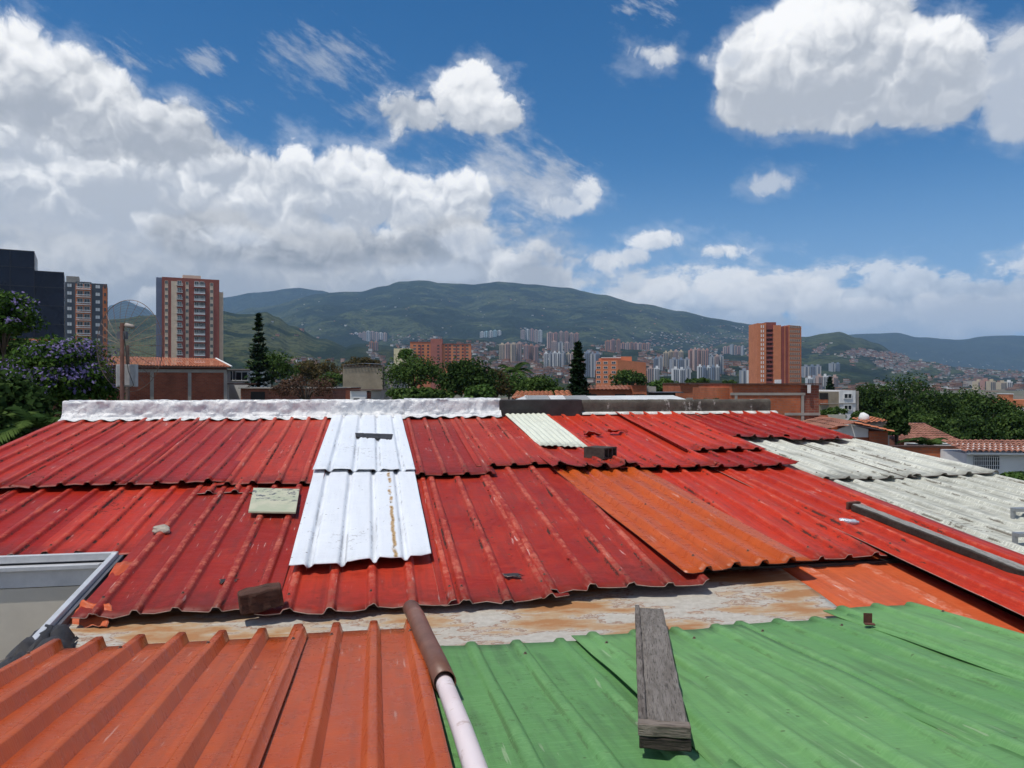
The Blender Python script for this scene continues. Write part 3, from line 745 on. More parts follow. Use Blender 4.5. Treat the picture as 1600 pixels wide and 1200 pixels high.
ua, va = up(1037, 1135, P2, .075); ub, vb = up(1014, 950, P2, .055)
A, B = RW(ua, va, P2h(va)+.075), RW(ub, vb, P2h(vb)+.055)
BL = (B-A).length
board = thing('wooden_board', 'weathered grey wooden board with end cleat lying across the green sheets', 'board')
board.matrix_world = frame_from(A, B)
put(rough_box(-.055, .078, .03, BL, -.03, .0, 3), 'plank', M_WOOD, board)
put(rough_box(-.078, -.052, .02, BL+.02, -.045, .012, 8), 'side_strip', M_WOOD2, board)
put(rough_box(-.080, .082, -.022, .030, -.028, .010, 5, .004, 14, 3), 'end_cleat', M_WOODX, board)
put(rough_box(-.076, .084, -.020, .020, -.066, -.030, 6, .003, 10, 2), 'end_block', M_WOODSHADE, board)  # shade of the camera-facing end painted into this dark wood
MB().tube([(-.035, -.024, -.010), (-.035, .012, -.010)], .005, 8).build('nail_hole', M_TAR, board)

# ------------------------------------------------------------------ pipes
M_BROWNP = plain('brown_pvc', (.17, .075, .045), .45, .35, 5, bump=.1)
def pinkpipe_fn(t, b):
    p = geo_pos(t); n = t.noise(p, 11, 5, .65); n2 = t.noise(p, 3.5, 3, .5)
    col = t.mix(t.ss(n2, .4, .6), (.66, .55, .55), (.72, .63, .63))
    col = t.mix(t.ss(n + (n2-.5)*.3, .60, .70, 0, .55), col, (.36, .22, .16))
    t.put(b.inputs['Base Color'], col); b.inputs['Roughness'].default_value = .5
M_PINKP = mat('dusty_white_pvc', pinkpipe_fn)
def pp(px, py, P, lift):
    u, v = up(px, py, P, lift); return RW(u, v, P[0]+P[1]*v+lift)
def hollow(name, pts, r, th, m, parent=None, n=20):
    mb = MB().tube(pts, r, n, cap=False)
    o = mb.build(name, m, parent, True); md = o.modifiers.new('wall', 'SOLIDIFY'); md.thickness = th; md.offset = -1
    return o
p0 = pp(642, 950, P1, .055); p1 = pp(662, 992, P2, .075); p2 = pp(682, 1035, P2, .055); p3 = pp(695, 1066, P2, .052)
brown = hollow('brown_pipe', [p0, p0.lerp(p1, .5)+Vector((0, 0, .012)), p1, p2, p3], .046, .004, M_BROWNP)
tag(brown, 'short brown plastic pipe sleeve bridging the rusty gutter', 'pipe')
MB().tube([p0-(p1-p0).normalized()*.02, p0, p0+(p1-p0).normalized()*.004], [.028, .043, .0465], 20).build('end_cap', plain('orange_brown_pvc', (.34, .13, .06), .5, .3, 8), brown, True)
q0 = p2+Vector((0, 0, -.004)); q1 = pp(697, 1075, P2, .040); q2 = pp(722, 1140, P2, .038); q3 = pp(744, 1205, P2, .038); q4 = q3+(q3-q2)*3.0
tag(MB().tube([q0, q1, q2, q3, q4], .035, 20).build('white_pipe', M_PINKP, None, True), 'dusty white plastic pipe coming out of the brown sleeve', 'pipe')

# ------------------------------------------------------------------ bricks, board, litter on the red roof
M_BRICKCHUNK = mat('dark_brown_block', wood_fn((.105, .050, .036), (.075, .038, .028), (.03, .02, .016), 6, (.5, 3, 3)))
u_, v_ = up(406, 966, P1, .03)
c_ = RW(u_, v_+.08, P1h(v_+.08)+.052)
me = rough_box(-.115, .115, -.05, .05, 0, .115, 4, .012, 10, 6, 6)
ch = put(me, 'block', M_BRICKCHUNK, None); ch.location = c_; ch.rotation_euler = (R(4), R(-7), -PSI+R(10)); ch.name = 'broken_block'
ch.modifiers[0].width = .014; ch.modifiers[0].segments = 2
tag(ch, 'dark brown chipped block weighing down the red sheet edge', 'block')
# hollow clay brick
M_CLAY = plain('sooty_clay', (.06, .046, .037), .95, .45, 8, bump=.6, bscale=35)
u_, v_ = up(938, 716, P1, .08)
hb = thing('hollow_brick', 'sooty hollow clay brick sitting on the red roof below the ridge', 'brick', RW(u_, v_, P1h(v_)+.085), -PSI+R(38))
bl, bw, bh, w_ = .23, .26, .115, .016
mb = MB()
mb.box(-bl/2, bl/2, -bw/2, bw/2, 0, w_); mb.box(-bl/2, bl/2, -bw/2, bw/2, bh-w_, bh)
for k in range(4):
    x = -bl/2+(bl-w_)*k/3; mb.box(x, x+w_, -bw/2+.001, bw/2-.001, w_-.001, bh-w_+.001)
mb.box(-bl/2+.002, bl/2-.002, bw/2-.03, bw/2-.002, w_-.001, bh-w_+.001)
mb.build('brick_shell', M_CLAY, hb)
MB().box(-.10, .22, -.07, .08, -.022, -.002).build('mortar_bed', M_RUBBLE, hb)
# painted panel
def panel_fn(t, b):
    p = geo_pos(t); n = t.noise(p, 5.5, 5, .6); n2 = t.noise(p, 17, 5, .7); br = t.noise(t.v('MULTIPLY', p, (3, 9, 1)), 3, 3, .5)
    col = t.mix(t.ss(n, .4, .6), (.42, .44, .30), (.52, .50, .36))
    y = t.sep(p)[1]
    col = t.mix(t.ss(n2 + (br-.5)*.5, .54, .60, 0, .9)*t.ss(y, -.15, .02), col, (.07, .075, .09))
    col = t.mix(t.ss(n2, .30, .26, 0, .7), col, (.32, .12, .07))
    t.put(b.inputs['Base Color'], col); b.inputs['Roughness'].default_value = .45
M_PANEL = mat('faded_printed_panel', panel_fn)
cs = [up(x, y, P1, .085) for x, y in ((396, 762), (468, 764), (462, 800), (388, 799))]
pc = [RW(u, v, P1h(v)+.085) for u, v in cs]; cen = sum(pc, Vector())/4
mb = MB(); lo = [p-cen+Vector((0, 0, -.012)) for p in pc]; hi = [p-cen for p in pc]
mb.add(hi+lo, [(3, 2, 1, 0), (4, 5, 6, 7), (0, 1, 5, 4), (1, 2, 6, 5), (2, 3, 7, 6), (3, 0, 4, 7)])
tag(mb.build('printed_panel', M_PANEL, None, loc=cen), 'faded cream panel with dark print lying on the red sheets', 'panel')
# crushed clear bottle
M_FOILB = plain('crumpled_clear_plastic', (.60, .64, .68), .25, .4, 40, metal=.4, bump=.8, bscale=60)
u_, v_ = up(1326, 816, P1, .05)
cb = RW(u_, v_, P1h(v_)+.055); ax = (RW(1, -.35, P1[1]*-.35)-RW(0, 0, 0)).normalized()
bt = MB().tube([cb-ax*.075, cb-ax*.07, cb-ax*.03, cb+ax*.01, cb+ax*.045, cb+ax*.062, cb+ax*.078], [.012, .024, .026, .021, .025, .012, .011], 12).build('plastic_bottle', M_FOILB, None, True)
tag(bt, 'small crushed clear plastic bottle lying in a red roof pan', 'bottle')
# rusty angle on the green sheet
u_, v_ = up(1356, 974, P2, .0)
M_RUSTY = plain('rusty_iron', (.10, .035, .022), .9, .4, 20, bump=.5)
an = thing('rusty_bracket', 'small rusty iron angle standing on the green roof edge', 'bracket', RW(u_, v_, P2h(v_)+.0), -PSI-R(20))
MB().box(-.022, .022, -.002, .003, 0, .055).build('upright', M_RUSTY, an); MB().box(-.022, .030, -.034, -.003, 0, .005).build('foot', M_RUSTY, an)
# black tar strip on the upper white sheet
cs = [up(x, y, P1, .084) for x, y in ((555, 678), (614, 680), (612, 688), (556, 684))]
tp = [RW(u, v, P1h(v)+.092) for u, v in cs]
rows = [[tp[0].lerp(tp[1], i/24)+Vector((0, .0, .004*nz(i*.9, 3))) for i in range(25)], [tp[3].lerp(tp[2], i/24)+Vector((0, -.10*max(0, nz(i*.55, 8)), .0)) for i in range(25)]]
o_ = tag(MB().grid(rows).build('tar_strip', M_TAR, None), 'ragged black tar strip stuck across the upper white sheet', 'tar strip'); md = o_.modifiers.new('thickness', 'SOLIDIFY'); md.thickness = .012; md.offset = 0
# lifted scraps of roofing near the ridge
for i, (px, py, L, sd) in enumerate(((925, 676, .22, 2), (962, 672, .26, 5))):
    u_, v_ = up(px, py, P1, .10)
    a = [RW(u_-L/2, v_, P1h(v_)+.085), RW(u_+L/2, v_, P1h(v_)+.085), RW(u_+L/2, v_-.10, P1h(v_)+.10), RW(u_-L/2, v_-.10, P1h(v_)+.10)]
    scrap('roofing_flake', a, M_RED2 if i == 0 else M_OLDWALL if False else M_RED2, ['dark lifted flake of red roofing left of the mossy one above the hollow brick', 'mossy lifted flake of roofing above the hollow brick'][i], 'roofing flake', .05, sd, 10, 4)

# ------------------------------------------------------------------ timber beam and steel brackets at the right
M_BEAM = mat('pale_grey_beam_wood', wood_fn((.34, .325, .30), (.25, .235, .215), (.08, .07, .06), 12, (3.0, .3, 3.0)))
beam = thing('timber_beam', 'long grey timber beam lying between red and pale sheets at right', 'beam')
a_ = pp(1336, 787, P1, .09); b_ = pp(1600, 889, P1, .09); e_ = a_+(b_-a_)*1.7
beam.matrix_world = frame_from(a_, e_); LB = (e_-a_).length
put(rough_box(-.060, .030, 0, LB, -.05, .0, 3, .006, 3, 50), 'plank', M_BEAM, beam)
put(rough_box(.031, .062, .03, LB, -.05, .002, 5, .008, 3, 50), 'plank', M_WOODSHADE, beam)  # dark strip standing in for the shadow along the beam's right edge
put(rough_box(-.062, .068, -.03, -.002, -.06, .012, 9, .003, 6, 2), 'end_plate', M_RUSTY, beam)
M_GALV = plain('galvanised_steel', (.40, .41, .42), .45, .25, 10, metal=.7)
for i, (px, py) in enumerate(((1583, 806), (1586, 846))):
    u_, v_ = up(px, py, P1, .02)
    br = thing('steel_stand', ['grey steel stand on the pale sheets, the one farther up the roof', 'grey steel stand on the pale sheets, the one nearer the beam'][i], 'stand', RW(u_, v_, P1h(v_)-.01), -PSI, 'steel stands on the pale sheets')
    mb = MB().box(-.015, .015, -.015, .015, 0, .07); bevel(mb.build('leg', M_GALV, br), .003)
    bevel(MB().box(-.015, .30, -.05, .016, .0705, .10).build('top_rail', M_GALV, br), .003)
    bevel(MB().box(.27, .30, -.015, .015, 0, .07).build('leg', M_GALV, br), .003)
# loose black flakes where paint has come away
for i, (px, py, s) in enumerate(((355, 906, .05), (622, 926, .0), (800, 897, .06), (905, 890, .04), (590, 1030, .0))):
    if not s: continue
    u_, v_ = up(px, py, P1, .04)
    a = [RW(u_-s, v_+.03, P1h(v_)+.036), RW(u_+s, v_+.02, P1h(v_)+.036), RW(u_+s*.8, v_-.04, P1h(v_)+.034), RW(u_-s*.7, v_-.05, P1h(v_)+.034)]
    scrap('tar_flake', a, M_TAR, ['black tar flake on the red sheet above the brown block', '', 'black tar flake on the red sheet below the white panel', 'small black tar flake left of the newer orange sheet'][i], 'tar flake', .01, 3+i, 8, 6, jag=.03)

# dry leaf bits blown against the ribs
rl = random.Random(9); mb = MB()
for i in range(260):
    u = rl.gauss(1.25, .55) if i < 180 else rl.uniform(-1.5, 4.2); v = rl.uniform(4.8, 7.3) if i < 180 else rl.uniform(5.0, 10.2)
    if i >= 180 and -.7 < u < .5: continue
    r = rl.uniform(.006, .018); a = rl.uniform(0, 6.28); c0 = RW(u, v, P1h(v)+.052+rl.uniform(0, .014)); x = Vector((math.cos(a), math.sin(a), rl.uniform(-.4, .4)))*r; y = Vector((-math.sin(a), math.cos(a), rl.uniform(-.4, .4)))*r*.5
    mb.add([c0-x, c0+y, c0+x, c0-y], [(0, 1, 2, 3)])
tag(mb.build('leaf_litter', plain('dry_leaf_litter', (.10, .07, .045), .9, .5, 40)), 'dry leaf bits scattered over the red sheets', 'leaf litter', kind='stuff')
# ------------------------------------------------------------------ terrain: valley floor, foothills, mountains
def interp(pts, x):
    if x <= pts[0][0]: return pts[0][1]
    for (x0, y0), (x1, y1) in zip(pts, pts[1:]):
        if x <= x1:
            f = (x-x0)/(x1-x0); f = f*f*(3-2*f); return y0+(y1-y0)*f
    return pts[-1][1]
def ground_z(d): return -4.0 if d > 450 else 0.0
TERR = []
def mountain(name, crest, d0, dr, power, amp, freq, m, seed, x0=-260, x1=1860, nx=300, nd=60, rough=1.0, zbase=None):
    """front slope up to a crest line seen at crest (photograph pixels) from distance dr, falling again behind"""
    def zf(px, d):
        t_ = (d-d0)/(dr-d0)
        zr = CAM_Z+(600-interp(crest, px))/FPX*dr
        zb = ground_z(d0) if zbase is None else zbase
        X_ = (px-800)/FPX*d
        if t_ <= 1: z = zb+(zr-zb)*max(t_, 0)**power
        else: z = zr-(zr-zb)*(t_-1)*1.3
        w = max(0, min(1, t_*2.2))*(.04 if t_ > 1 else max(.03, 1-max(0, t_))**.75*1.25)
        z += amp*w*(fbm(X_*freq+seed, d*freq*.8, seed*1.7, 5)-.18*abs(fbm(X_*freq*2.2, d*freq*.6, seed+9, 3))*2)
        z += rough*dr*.0009*fbm(X_*freq*9, d*freq*9, seed, 3)*min(1, max(t_, 0)*3)
        return z
    rows = []
    for i in range(nd+1):
        f = i/nd; d = d0+(dr*1.25-d0)*f
        rows.append([Vector(((px-800)/FPX*d, d, zf(px, d))) for px in [x0+(x1-x0)*j/nx for j in range(nx+1)]])
    o = tag(MB().grid(rows).build(name, m, None, True), kind='structure')
    TERR.append((zf, d0, dr))
    return o
def hill_mat(name, forest, mid, meadow, k, sc=1.0):
    def fn(t, b):
        p = world_pos(t)
        n1 = t.noise(p, .0009*sc, 6, .6); n2 = t.noise(p, .0042*sc, 6, .62); n3 = t.noise(p, .022*sc, 4, .6); n4 = t.noise(p, .006*sc, 3, .5)
        col = t.mix(t.ss(n2, .42, .56), forest, mid)
        a = n1*.55 + n2*.5 + (n3-.5)*.22
        col = t.mix(t.ss(a, .535-k, .565-k, 0, .9), col, meadow)
        col = t.mix(t.ss(n4 + (n3-.5)*.25, .585, .61, 0, .7), col, tuple(x*1.3 for x in meadow))
        col = t.mix(t.ss(n3, .50, .60, 0, .75), col, tuple(x*.6 for x in forest))
        n5 = t.noise(p, .055*sc, 4, .65)
        col = t.mix(t.ss(n5, .52, .62, 0, .45), col, tuple(x*.45 for x in forest))
        col = t.mix(t.ss(n5, .40, .32, 0, .5), col, tuple(x*1.15 for x in meadow))
        t.put(b.inputs['Base Color'], col); b.inputs['Roughness'].default_value = 1.0; b.inputs['Specular IOR Level'].default_value = .05
        set_bump(t, b, n3*.8+n2*1.2+n5*.5, 1.0, 30/sc)
    return mat(name, fn)
M_MTN = hill_mat('mountain_forest', (.009, .018, .010), (.020, .034, .016), (.058, .072, .030), .010)  # forest albedo lowered in place of cloud shadow over the slopes
M_FAR = hill_mat('far_mountain_forest', (.012, .020, .014), (.018, .028, .018), (.032, .040, .022), -.03, .6)
M_HILL = hill_mat('foothill_grass', (.013, .024, .010), (.028, .044, .016), (.085, .092, .036), .02, 2.0)
M_CITYSLOPE = hill_mat('city_slope_green', (.012, .022, .012), (.022, .036, .017), (.05, .058, .03), -.01, 2.0)
mountain('far_mountain_range', [(-300, 505), (100, 500), (150, 500), (175, 474), (195, 467), (225, 478), (255, 500), (300, 485), (345, 462), (400, 453), (465, 446), (500, 450), (535, 460), (600, 475), (700, 520), (900, 560), (1100, 560), (1250, 535), (1340, 520), (1400, 518), (1440, 526), (1500, 529), (1540, 524), (1580, 522), (1640, 527), (1760, 530), (1900, 540)], 6300, 8000, .8, 130, .0006, M_FAR, 3, nd=30)
mountain('main_mountain', [(-300, 560), (200, 545), (330, 500), (400, 480), (520, 456), (560, 456), (600, 447), (625, 440), (655, 437), (690, 441), (740, 443), (775, 438), (830, 443), (880, 448), (940, 460), (1000, 475), (1060, 488), (1120, 498), (1180, 506), (1260, 530), (1350, 560), (1430, 580), (1600, 596), (1900, 600)], 2600, 6200, 1.05, 190, .0009, M_MTN, 5, nx=420, nd=110)
mountain('right_hill', [(800, 610), (1000, 580), (1150, 535), (1210, 524), (1260, 525), (1290, 520), (1310, 517), (1340, 527), (1370, 536), (1400, 552), (1430, 563), (1500, 578), (1600, 592), (1800, 600), (1900, 600)], 1500, 3900, 1.1, 70, .0016, M_MTN, 8, x0=900, nx=240, nd=60)
mountain('green_foothill', [(-300, 528), (0, 522), (120, 512), (170, 500), (250, 493), (345, 484), (375, 490), (395, 490), (415, 486), (432, 494), (455, 508), (500, 528), (560, 548), (620, 562), (700, 575), (800, 590), (900, 600)], 900, 2400, 1.15, 38, .0028, M_HILL, 12, x0=-260, x1=900, nx=240, nd=70)
mountain('city_slope', [(380, 600), (500, 560), (560, 536), (620, 540), (680, 528), (740, 530), (800, 540), (900, 540), (1000, 545), (1100, 552), (1200, 570), (1300, 582), (1450, 592), (1600, 598), (1900, 600)], 800, 2500, 1.0, 22, .003, M_CITYSLOPE, 17, x0=340, nx=260, nd=60)
def hit(px, py, dmin=600):
    """first terrain point along the view ray of a pixel"""
    best = None
    for zf, d0, dr in TERR:
        d = max(dmin, d0+10)
        while d < dr*1.02:
            if zf(px, d) >= CAM_Z+(600-py)/FPX*d:
                if best is None or d < best: best = d
                break
            d += 20
    return best
def ground_fn(t, b):
    p = world_pos(t); n = t.noise(p, .03, 6, .6); n2 = t.noise(p, .4, 5, .6)
    col = t.mix(t.ss(n, .42, .58), (.035, .06, .02), (.16, .12, .09))
    col = t.mix(t.ss(n2, .5, .65, 0, .6), col, (.12, .12, .11))
    t.put(b.inputs['Base Color'], col); b.inputs['Roughness'].default_value = .95
M_GROUND = mat('town_ground', ground_fn)
rows = [[Vector((sx*d*1.6, d if d > 0 else d, 0.0)) for sx in (-1, -.6, -.3, 0, .3, .6, 1)] for d in (450, 900, 1500, 3000, 6000, 12000, 25000)]
mb = MB().grid(rows); mb.add([(-720, -200, 0), (720, -200, 0), (720, 450, 0), (432, 450, 0), (216, 450, 0), (0, 450, 0), (-216, 450, 0), (-432, 450, 0), (-720, 450, 0)], [tuple(range(9))])
tag(mb.build('ground', M_GROUND), kind='structure')

# ------------------------------------------------------------------ building kit
def brick_mat(name, c1, c2, mortar, bw=.28, bh=.11, var=.3):
    def fn(t, b):
        p = geo_pos(t); x, y, z = t.sep(p)
        n = t.node('ShaderNodeTexBrick'); t.put(n.inputs['Vector'], t.xyz(x+y, z, 0))
        n.inputs['Color1'].default_value = (*c1, 1); n.inputs['Color2'].default_value = (*c2, 1); n.inputs['Mortar'].default_value = (*mortar, 1)
        n.inputs['Scale'].default_value = 1; n.inputs['Brick Width'].default_value = bw; n.inputs['Row Height'].default_value = bh; n.inputs['Mortar Size'].default_value = .012
        ns = t.noise(p, .8, 6, .65); f = t.lin(ns, .3, .7, 1-var, 1+var)
        col = t.v('MULTIPLY', X(t, n.outputs[0]), t.xyz(f, f, f))
        t.put(b.inputs['Base Color'], col); b.inputs['Roughness'].default_value = .9; b.inputs['Specular IOR Level'].default_value = .2
    return mat(name, fn)
M_BR_OR = brick_mat('orange_brick', (.44, .135, .060), (.38, .105, .048), (.30, .14, .09))
M_BR_RED = brick_mat('red_brick', (.30, .085, .045), (.24, .066, .038), (.22, .12, .085))
M_BR_DK = brick_mat('dull_brick', (.24, .080, .050), (.19, .062, .042), (.20, .13, .10))
M_BR_FAR = plain('far_brick', (.55, .185, .080), .9, .12, .3)
M_MAROON = plain('maroon_paint', (.30, .085, .060), .8, .12, .4)
M_SAND = plain('sand_paint', (.72, .57, .42), .8, .12, .4)
M_BLUEGREY = plain('blue_grey_side', (.16, .19, .27), .8, .1, .4)  # even blue-grey for one side wall of the striped tower
M_CONC = plain('grey_concrete', (.34, .31, .27), .9, .25, 1.2)
M_TAN = plain('tan_concrete', (.30, .25, .18), .9, .3, .7, bump=.3, bscale=8)
M_WPAINT = plain('white_wall_paint', (.72, .72, .70), .8, .12, .9)
M_CREAMP = plain('cream_wall_paint', (.60, .53, .33), .8, .12, .6)
M_GREYP = plain('slate_grey_paint', (.085, .098, .115), .8, .12, .4)
M_GLASS = plain('dark_window_glass', (.030, .036, .042), .12, .3, .8, spec=.6)
M_GLASSG = plain('green_window_glass', (.06, .10, .10), .15, .4, .8, spec=.6)
M_NAVY = plain('navy_curtain_glass', (.010, .018, .040), .25, .3, .15, spec=.22)
M_NAVYL = plain('navy_mullion', (.022, .026, .040), .5, .2, 1)
M_DKWIN = plain('dark_opening', (.022, .018, .016), .9, .3, 2)
M_WBAR = plain('white_bar_paint', (.74, .74, .72), .6, .1, 2)
M_BROWNW = plain('brown_wood_trim', (.085, .040, .028), .7, .3, 3)
def tile_fn(ca, cb):
    def fn(t, b):
        p = geo_pos(t); n = t.noise(p, 1.3, 5, .6); v = t.vor(p, 4.2, out='Color')
        r = t.sep(v)[0]
        col = t.mix(t.lin(r, 0, 1), ca, cb); col = t.mix(t.ss(n, .5, .68, 0, .6), col, tuple(x*.45 for x in ca))
        t.put(b.inputs['Base Color'], col); b.inputs['Roughness'].default_value = .9
    return fn
M_TILE = mat('orange_clay_tile', tile_fn((.42, .125, .055), (.52, .19, .09)))
M_TILED = mat('old_brown_clay_tile', tile_fn((.20, .075, .05), (.33, .15, .10)))
def tile_roof(name, parent, a, b, c, d, m, tw=.24, tl=.40, r=.055):
    """barrel tile slope: a,b eaves ends, d,c ridge ends (all Vectors); rows step, columns are round"""
    W = (b-a).length; L = (d-a).length; nc = max(2, int(W/tw)); nr = max(2, int(L/tl)); nrm = (b-a).cross(d-a).normalized()
    if nrm.z < 0: nrm = -nrm
    mb = MB(); K = 6
    for i in range(nr):
        rows = []
        for e in (0, 1):
            t_ = (i+e*1.0)/nr; row = []
            for j in range(nc*K+1):
                s = j/(nc*K); ph = (j % K)/K
                hgt = r*abs(math.sin(math.pi*((j/K)*1.0)))*1.0 + (0.028 if e == 0 else 0.0)
                p = a.lerp(b, s).lerp(d.lerp(c, s), t_) + nrm*(hgt+.008*nz(int(j/K)*3.1, i*2.7))
                row.append(p)
            rows.append(row)
        mb.grid(rows)
    return mb.build(name, m, parent, True)
class Bld:
    """building: an Empty at its base; local x to the right along the front, y away from the camera, z up"""
    def __init__(s, name, label, cat, px, d, rot=0.0, z0=0.0, group=None):
        s.d = d; p = at(px, 600, d); s.o = thing(name, label, cat, (p.x, d, z0), -math.atan2(p.x, d)*0+rot, group); s.z0 = z0; s.k = d/FPX; s.cache = {}
    def zy(s, py): return CAM_Z+(600-py)*s.k-s.z0
    def box(s, name, x0, x1, y0, y1, z0, z1, m): return MB().box(x0, x1, y0, y1, z0, z1).build(name, m, s.o)
    def item(s, name, key, mk, m, loc, rotz=0):
        if name == 'window' and isinstance(m, list):      # frame, and its pane as a sub-part
            if key not in s.cache:
                mb = MB(); mk(mb); fr, pn = MB(), MB()
                for f, i in zip(mb.f, mb.mi): (pn if i == 0 else fr).add([mb.v[q] for q in f], [tuple(range(len(f)))])
                s.cache[key] = (fr.mesh('window', m[1]), pn.mesh('pane', m[0]))
            o = link('window', s.cache[key][0], s.o, loc, rotz); link('pane', s.cache[key][1], o); return o
        if key not in s.cache:
            mb = MB(); mk(mb); s.cache[key] = mb.mesh(name, m)
        return link(name, s.cache[key], s.o, loc, rotz)
def win_mesh(w, h, dep=.12, fr=.07):
    def mk(mb):
        mb.box(-w/2, w/2, -.02, dep, 0, h, m=0)
        for (x0, x1, z0, z1) in ((-w/2-fr, -w/2, -fr, h+fr), (w/2, w/2+fr, -fr, h+fr), (-w/2, w/2, h, h+fr), (-w/2, w/2, -fr, 0), (-.025, .025, 0, h)):
            mb.box(x0, x1, -.06, dep, z0, z1, m=1)
    return mk
# ------------------------------------------------------------------ high-rise: maroon and sand tower at left
T = Bld('apartment_tower', 'tall maroon and sand striped apartment tower with balconies behind the tiled brick house', 'tower', 298.5, 294, R(25))
H = T.zy(437); K = T.k*.93; fh = 10.8*T.k; W2 = 44.5*K
T.box('body', -W2, W2, 0, 17, 0, H, M_MAROON)
T.box('side_wall', -W2-2.0, -W2-.02, .6, 16.5, 0, H+.3, M_BLUEGREY)
T.box('side_wing', W2+.02, W2+1.6, 2, 15, 0, H-4, M_SAND)
T.box('stair_head', -12.5*K, 16*K, 3, 12, H, H+9.0*K, M_SAND); T.box('roof_kerb', -W2, W2, .0, .3, H, H+.5, M_MAROON)
T.box('water_tank', -20*K, -14*K, 3, 6, H, H+3*K, M_CONC)
def X7(x): return ((x-230*0)/7.5+230-298.5)*K if False else (230+x/7.5-298.5)*K
zb = T.zy(582)
for (a, b, y) in ((212, 250, -.05), (285, 352, -.06), (450, 488, -.05), (735, 775, -.05)):
    T.box('sand_stripe', X7(a), X7(b), y, .05, 0, H-.9, M_SAND)
nfl = int((H-zb)/fh)
recess = T.box('balcony_recess', X7(550), X7(682), -.03, .4, 0, H-1.0, M_GREYP)
for i in range(nfl):
    z = H-(i+1)*fh-.3
    for (c, w) in ((231, 4.2), (469, 4.2), (755, 4.2)):
        T.item('window', 'w1', win_mesh(.9, 1.15), [M_GLASS if i % 3 else M_GLASSG, M_SAND], (X7(c), -.06, z+.9))
    T.item('window', 'w2', win_mesh(1.35, 1.5), [M_GLASSG, M_WBAR], (X7(380), -.04, z+.7))
    T.item('balcony', 'bal0', lambda mb: mb.box(-1.15, 1.15, -.75, 0, -.1, .12).box(-1.15, 1.15, -.75, -.68, .7, .8).box(-1.15, -1.1, -.75, 0, .12, .8).box(1.1, 1.15, -.75, 0, .12, .8), M_WBAR, (X7(380), -.05, z+.55))
    for c in (580, 642):
        T.item('window', 'w3', win_mesh(1.35, 1.6, fr=.1), [M_GLASS, M_WBAR], (X7(c), -.06, z+.75))
    T.item('balcony', 'bal1', lambda mb: mb.box(-1.95, 1.95, -1.0, 0, -.28, .0).box(-1.95, 1.95, -1.0, -.93, .42, .55).box(-1.95, 1.95, -.99, -.96, .0, .2), M_WBAR, (X7(613), -.03, z+.5))
    T.item('balcony_apron', 'bal2', lambda mb: mb.box(-2.2, 2.2, -.9, -.02, -.75, -.29), M_MAROON, (X7(613), -.03, z+.5))
# ------------------------------------------------------------------ brick tower at right
T = Bld('apartment_tower', 'tall orange brick tower with white window pairs and a balcony slot, right of centre', 'tower', 1218, 445, 0)
K = T.k; H = T.zy(505); fh = 7.0*K; c = lambda x: (1170+x/10-1218)*K
M_BR2 = plain('dark_red_brick', (.24, .055, .038), .9, .15, .3)
T.box('left_block', c(132), c(272), 0, 16, 0, H, M_BR_FAR)
T.box('slot_back', c(273), c(383), 3.0, 16, 0, H+.6, M_BR2)
T.box('slot_roof', c(273), c(430), .4, 3.0, H-3, H+.6, M_BR2)
T.box('middle_block', c(384), c(495), -1.0, 15, 0, H-3.2*K, M_BR_FAR)
T.box('red_band', c(496), c(550), -.6, 10, 0, H-5*K, M_BR2); T.box('pale_fin', c(551), c(562), -1.1, 10, 0, H-4*K, M_BR_FAR)
T.box('red_band', c(563), c(612), -.6, 10, 0, H-5*K, M_BR2)
MB().add([(c(613), -1.2, 0), (c(847), 2.6, 0), (c(847), 15, 0), (c(613), 15, 0), (c(613), -1.2, H-3*K), (c(847), 2.6, H-4.5*K), (c(847), 15, H-4.5*K), (c(613), 15, H-3*K)],
         [(0, 1, 5, 4), (1, 2, 6, 5), (2, 3, 7, 6), (3, 0, 4, 7), (4, 5, 6, 7)]).build('right_block', M_BR_FAR, T.o)
zb = T.zy(606); n = int((H-zb)/fh)
ang = math.atan2(3.8, c(847)-c(613))
for i in range(n):
    z = H-(i+1)*fh-.8
    for x in (195, 228): T.item('window', 'wa', win_mesh(.45, 1.5, fr=.05), [M_WBAR, M_WBAR], (c(x), -.02, z+.7))
    T.item('balcony', 'ba', lambda mb: mb.box(-2.0, 2.0, -2.6, 0, -.15, .0).box(-2.0, 2.0, -2.6, -2.5, 0, .9), M_BR2 if i < 3 else M_BR_FAR, (c(328), 2.95, z))
    for j in range(5):
        f = .16+j*.165; x = c(613)+(c(847)-c(613))*f
        T.item('window', 'wb', win_mesh(.95, 1.45, fr=.06), [M_GLASS, M_SAND], (x, -1.2+3.8*f-.03, z+.6), ang)
# ------------------------------------------------------------------ dark office block far left
T = Bld('office_block', 'dark navy glass office block in two steps at the left edge', 'office block', 40, 160, R(29))
K = T.k*.85; W = 62*K
T.box('upper_block', -110*K, 14*K, 0, 12, 0, T.zy(393), M_NAVY); T.box('lower_block', 14*K, 61*K, .25, 11, 0, T.zy(423), M_NAVY)
for py in (418, 447, 476, 505): T.box('transom', -110*K, 14*K, -.08, 0, T.zy(py)-.06, T.zy(py)+.06, M_NAVYL)
for py in (447, 476, 505): T.box('transom', 14*K, 61*K, .17, .25, T.zy(py)-.06, T.zy(py)+.06, M_NAVYL)
for x in (-60, -24, 13.4): T.box('mullion', x*K-.05, x*K+.05, -.1, .02, 0, T.zy(393), M_NAVYL)
T.box('roof_edge', 14*K, 61*K, .2, .5, T.zy(423), T.zy(423)+.2, M_NAVYL); T.box('roof_edge', -110*K, 14*K, -.05, .3, T.zy(393), T.zy(393)+.2, M_NAVYL)
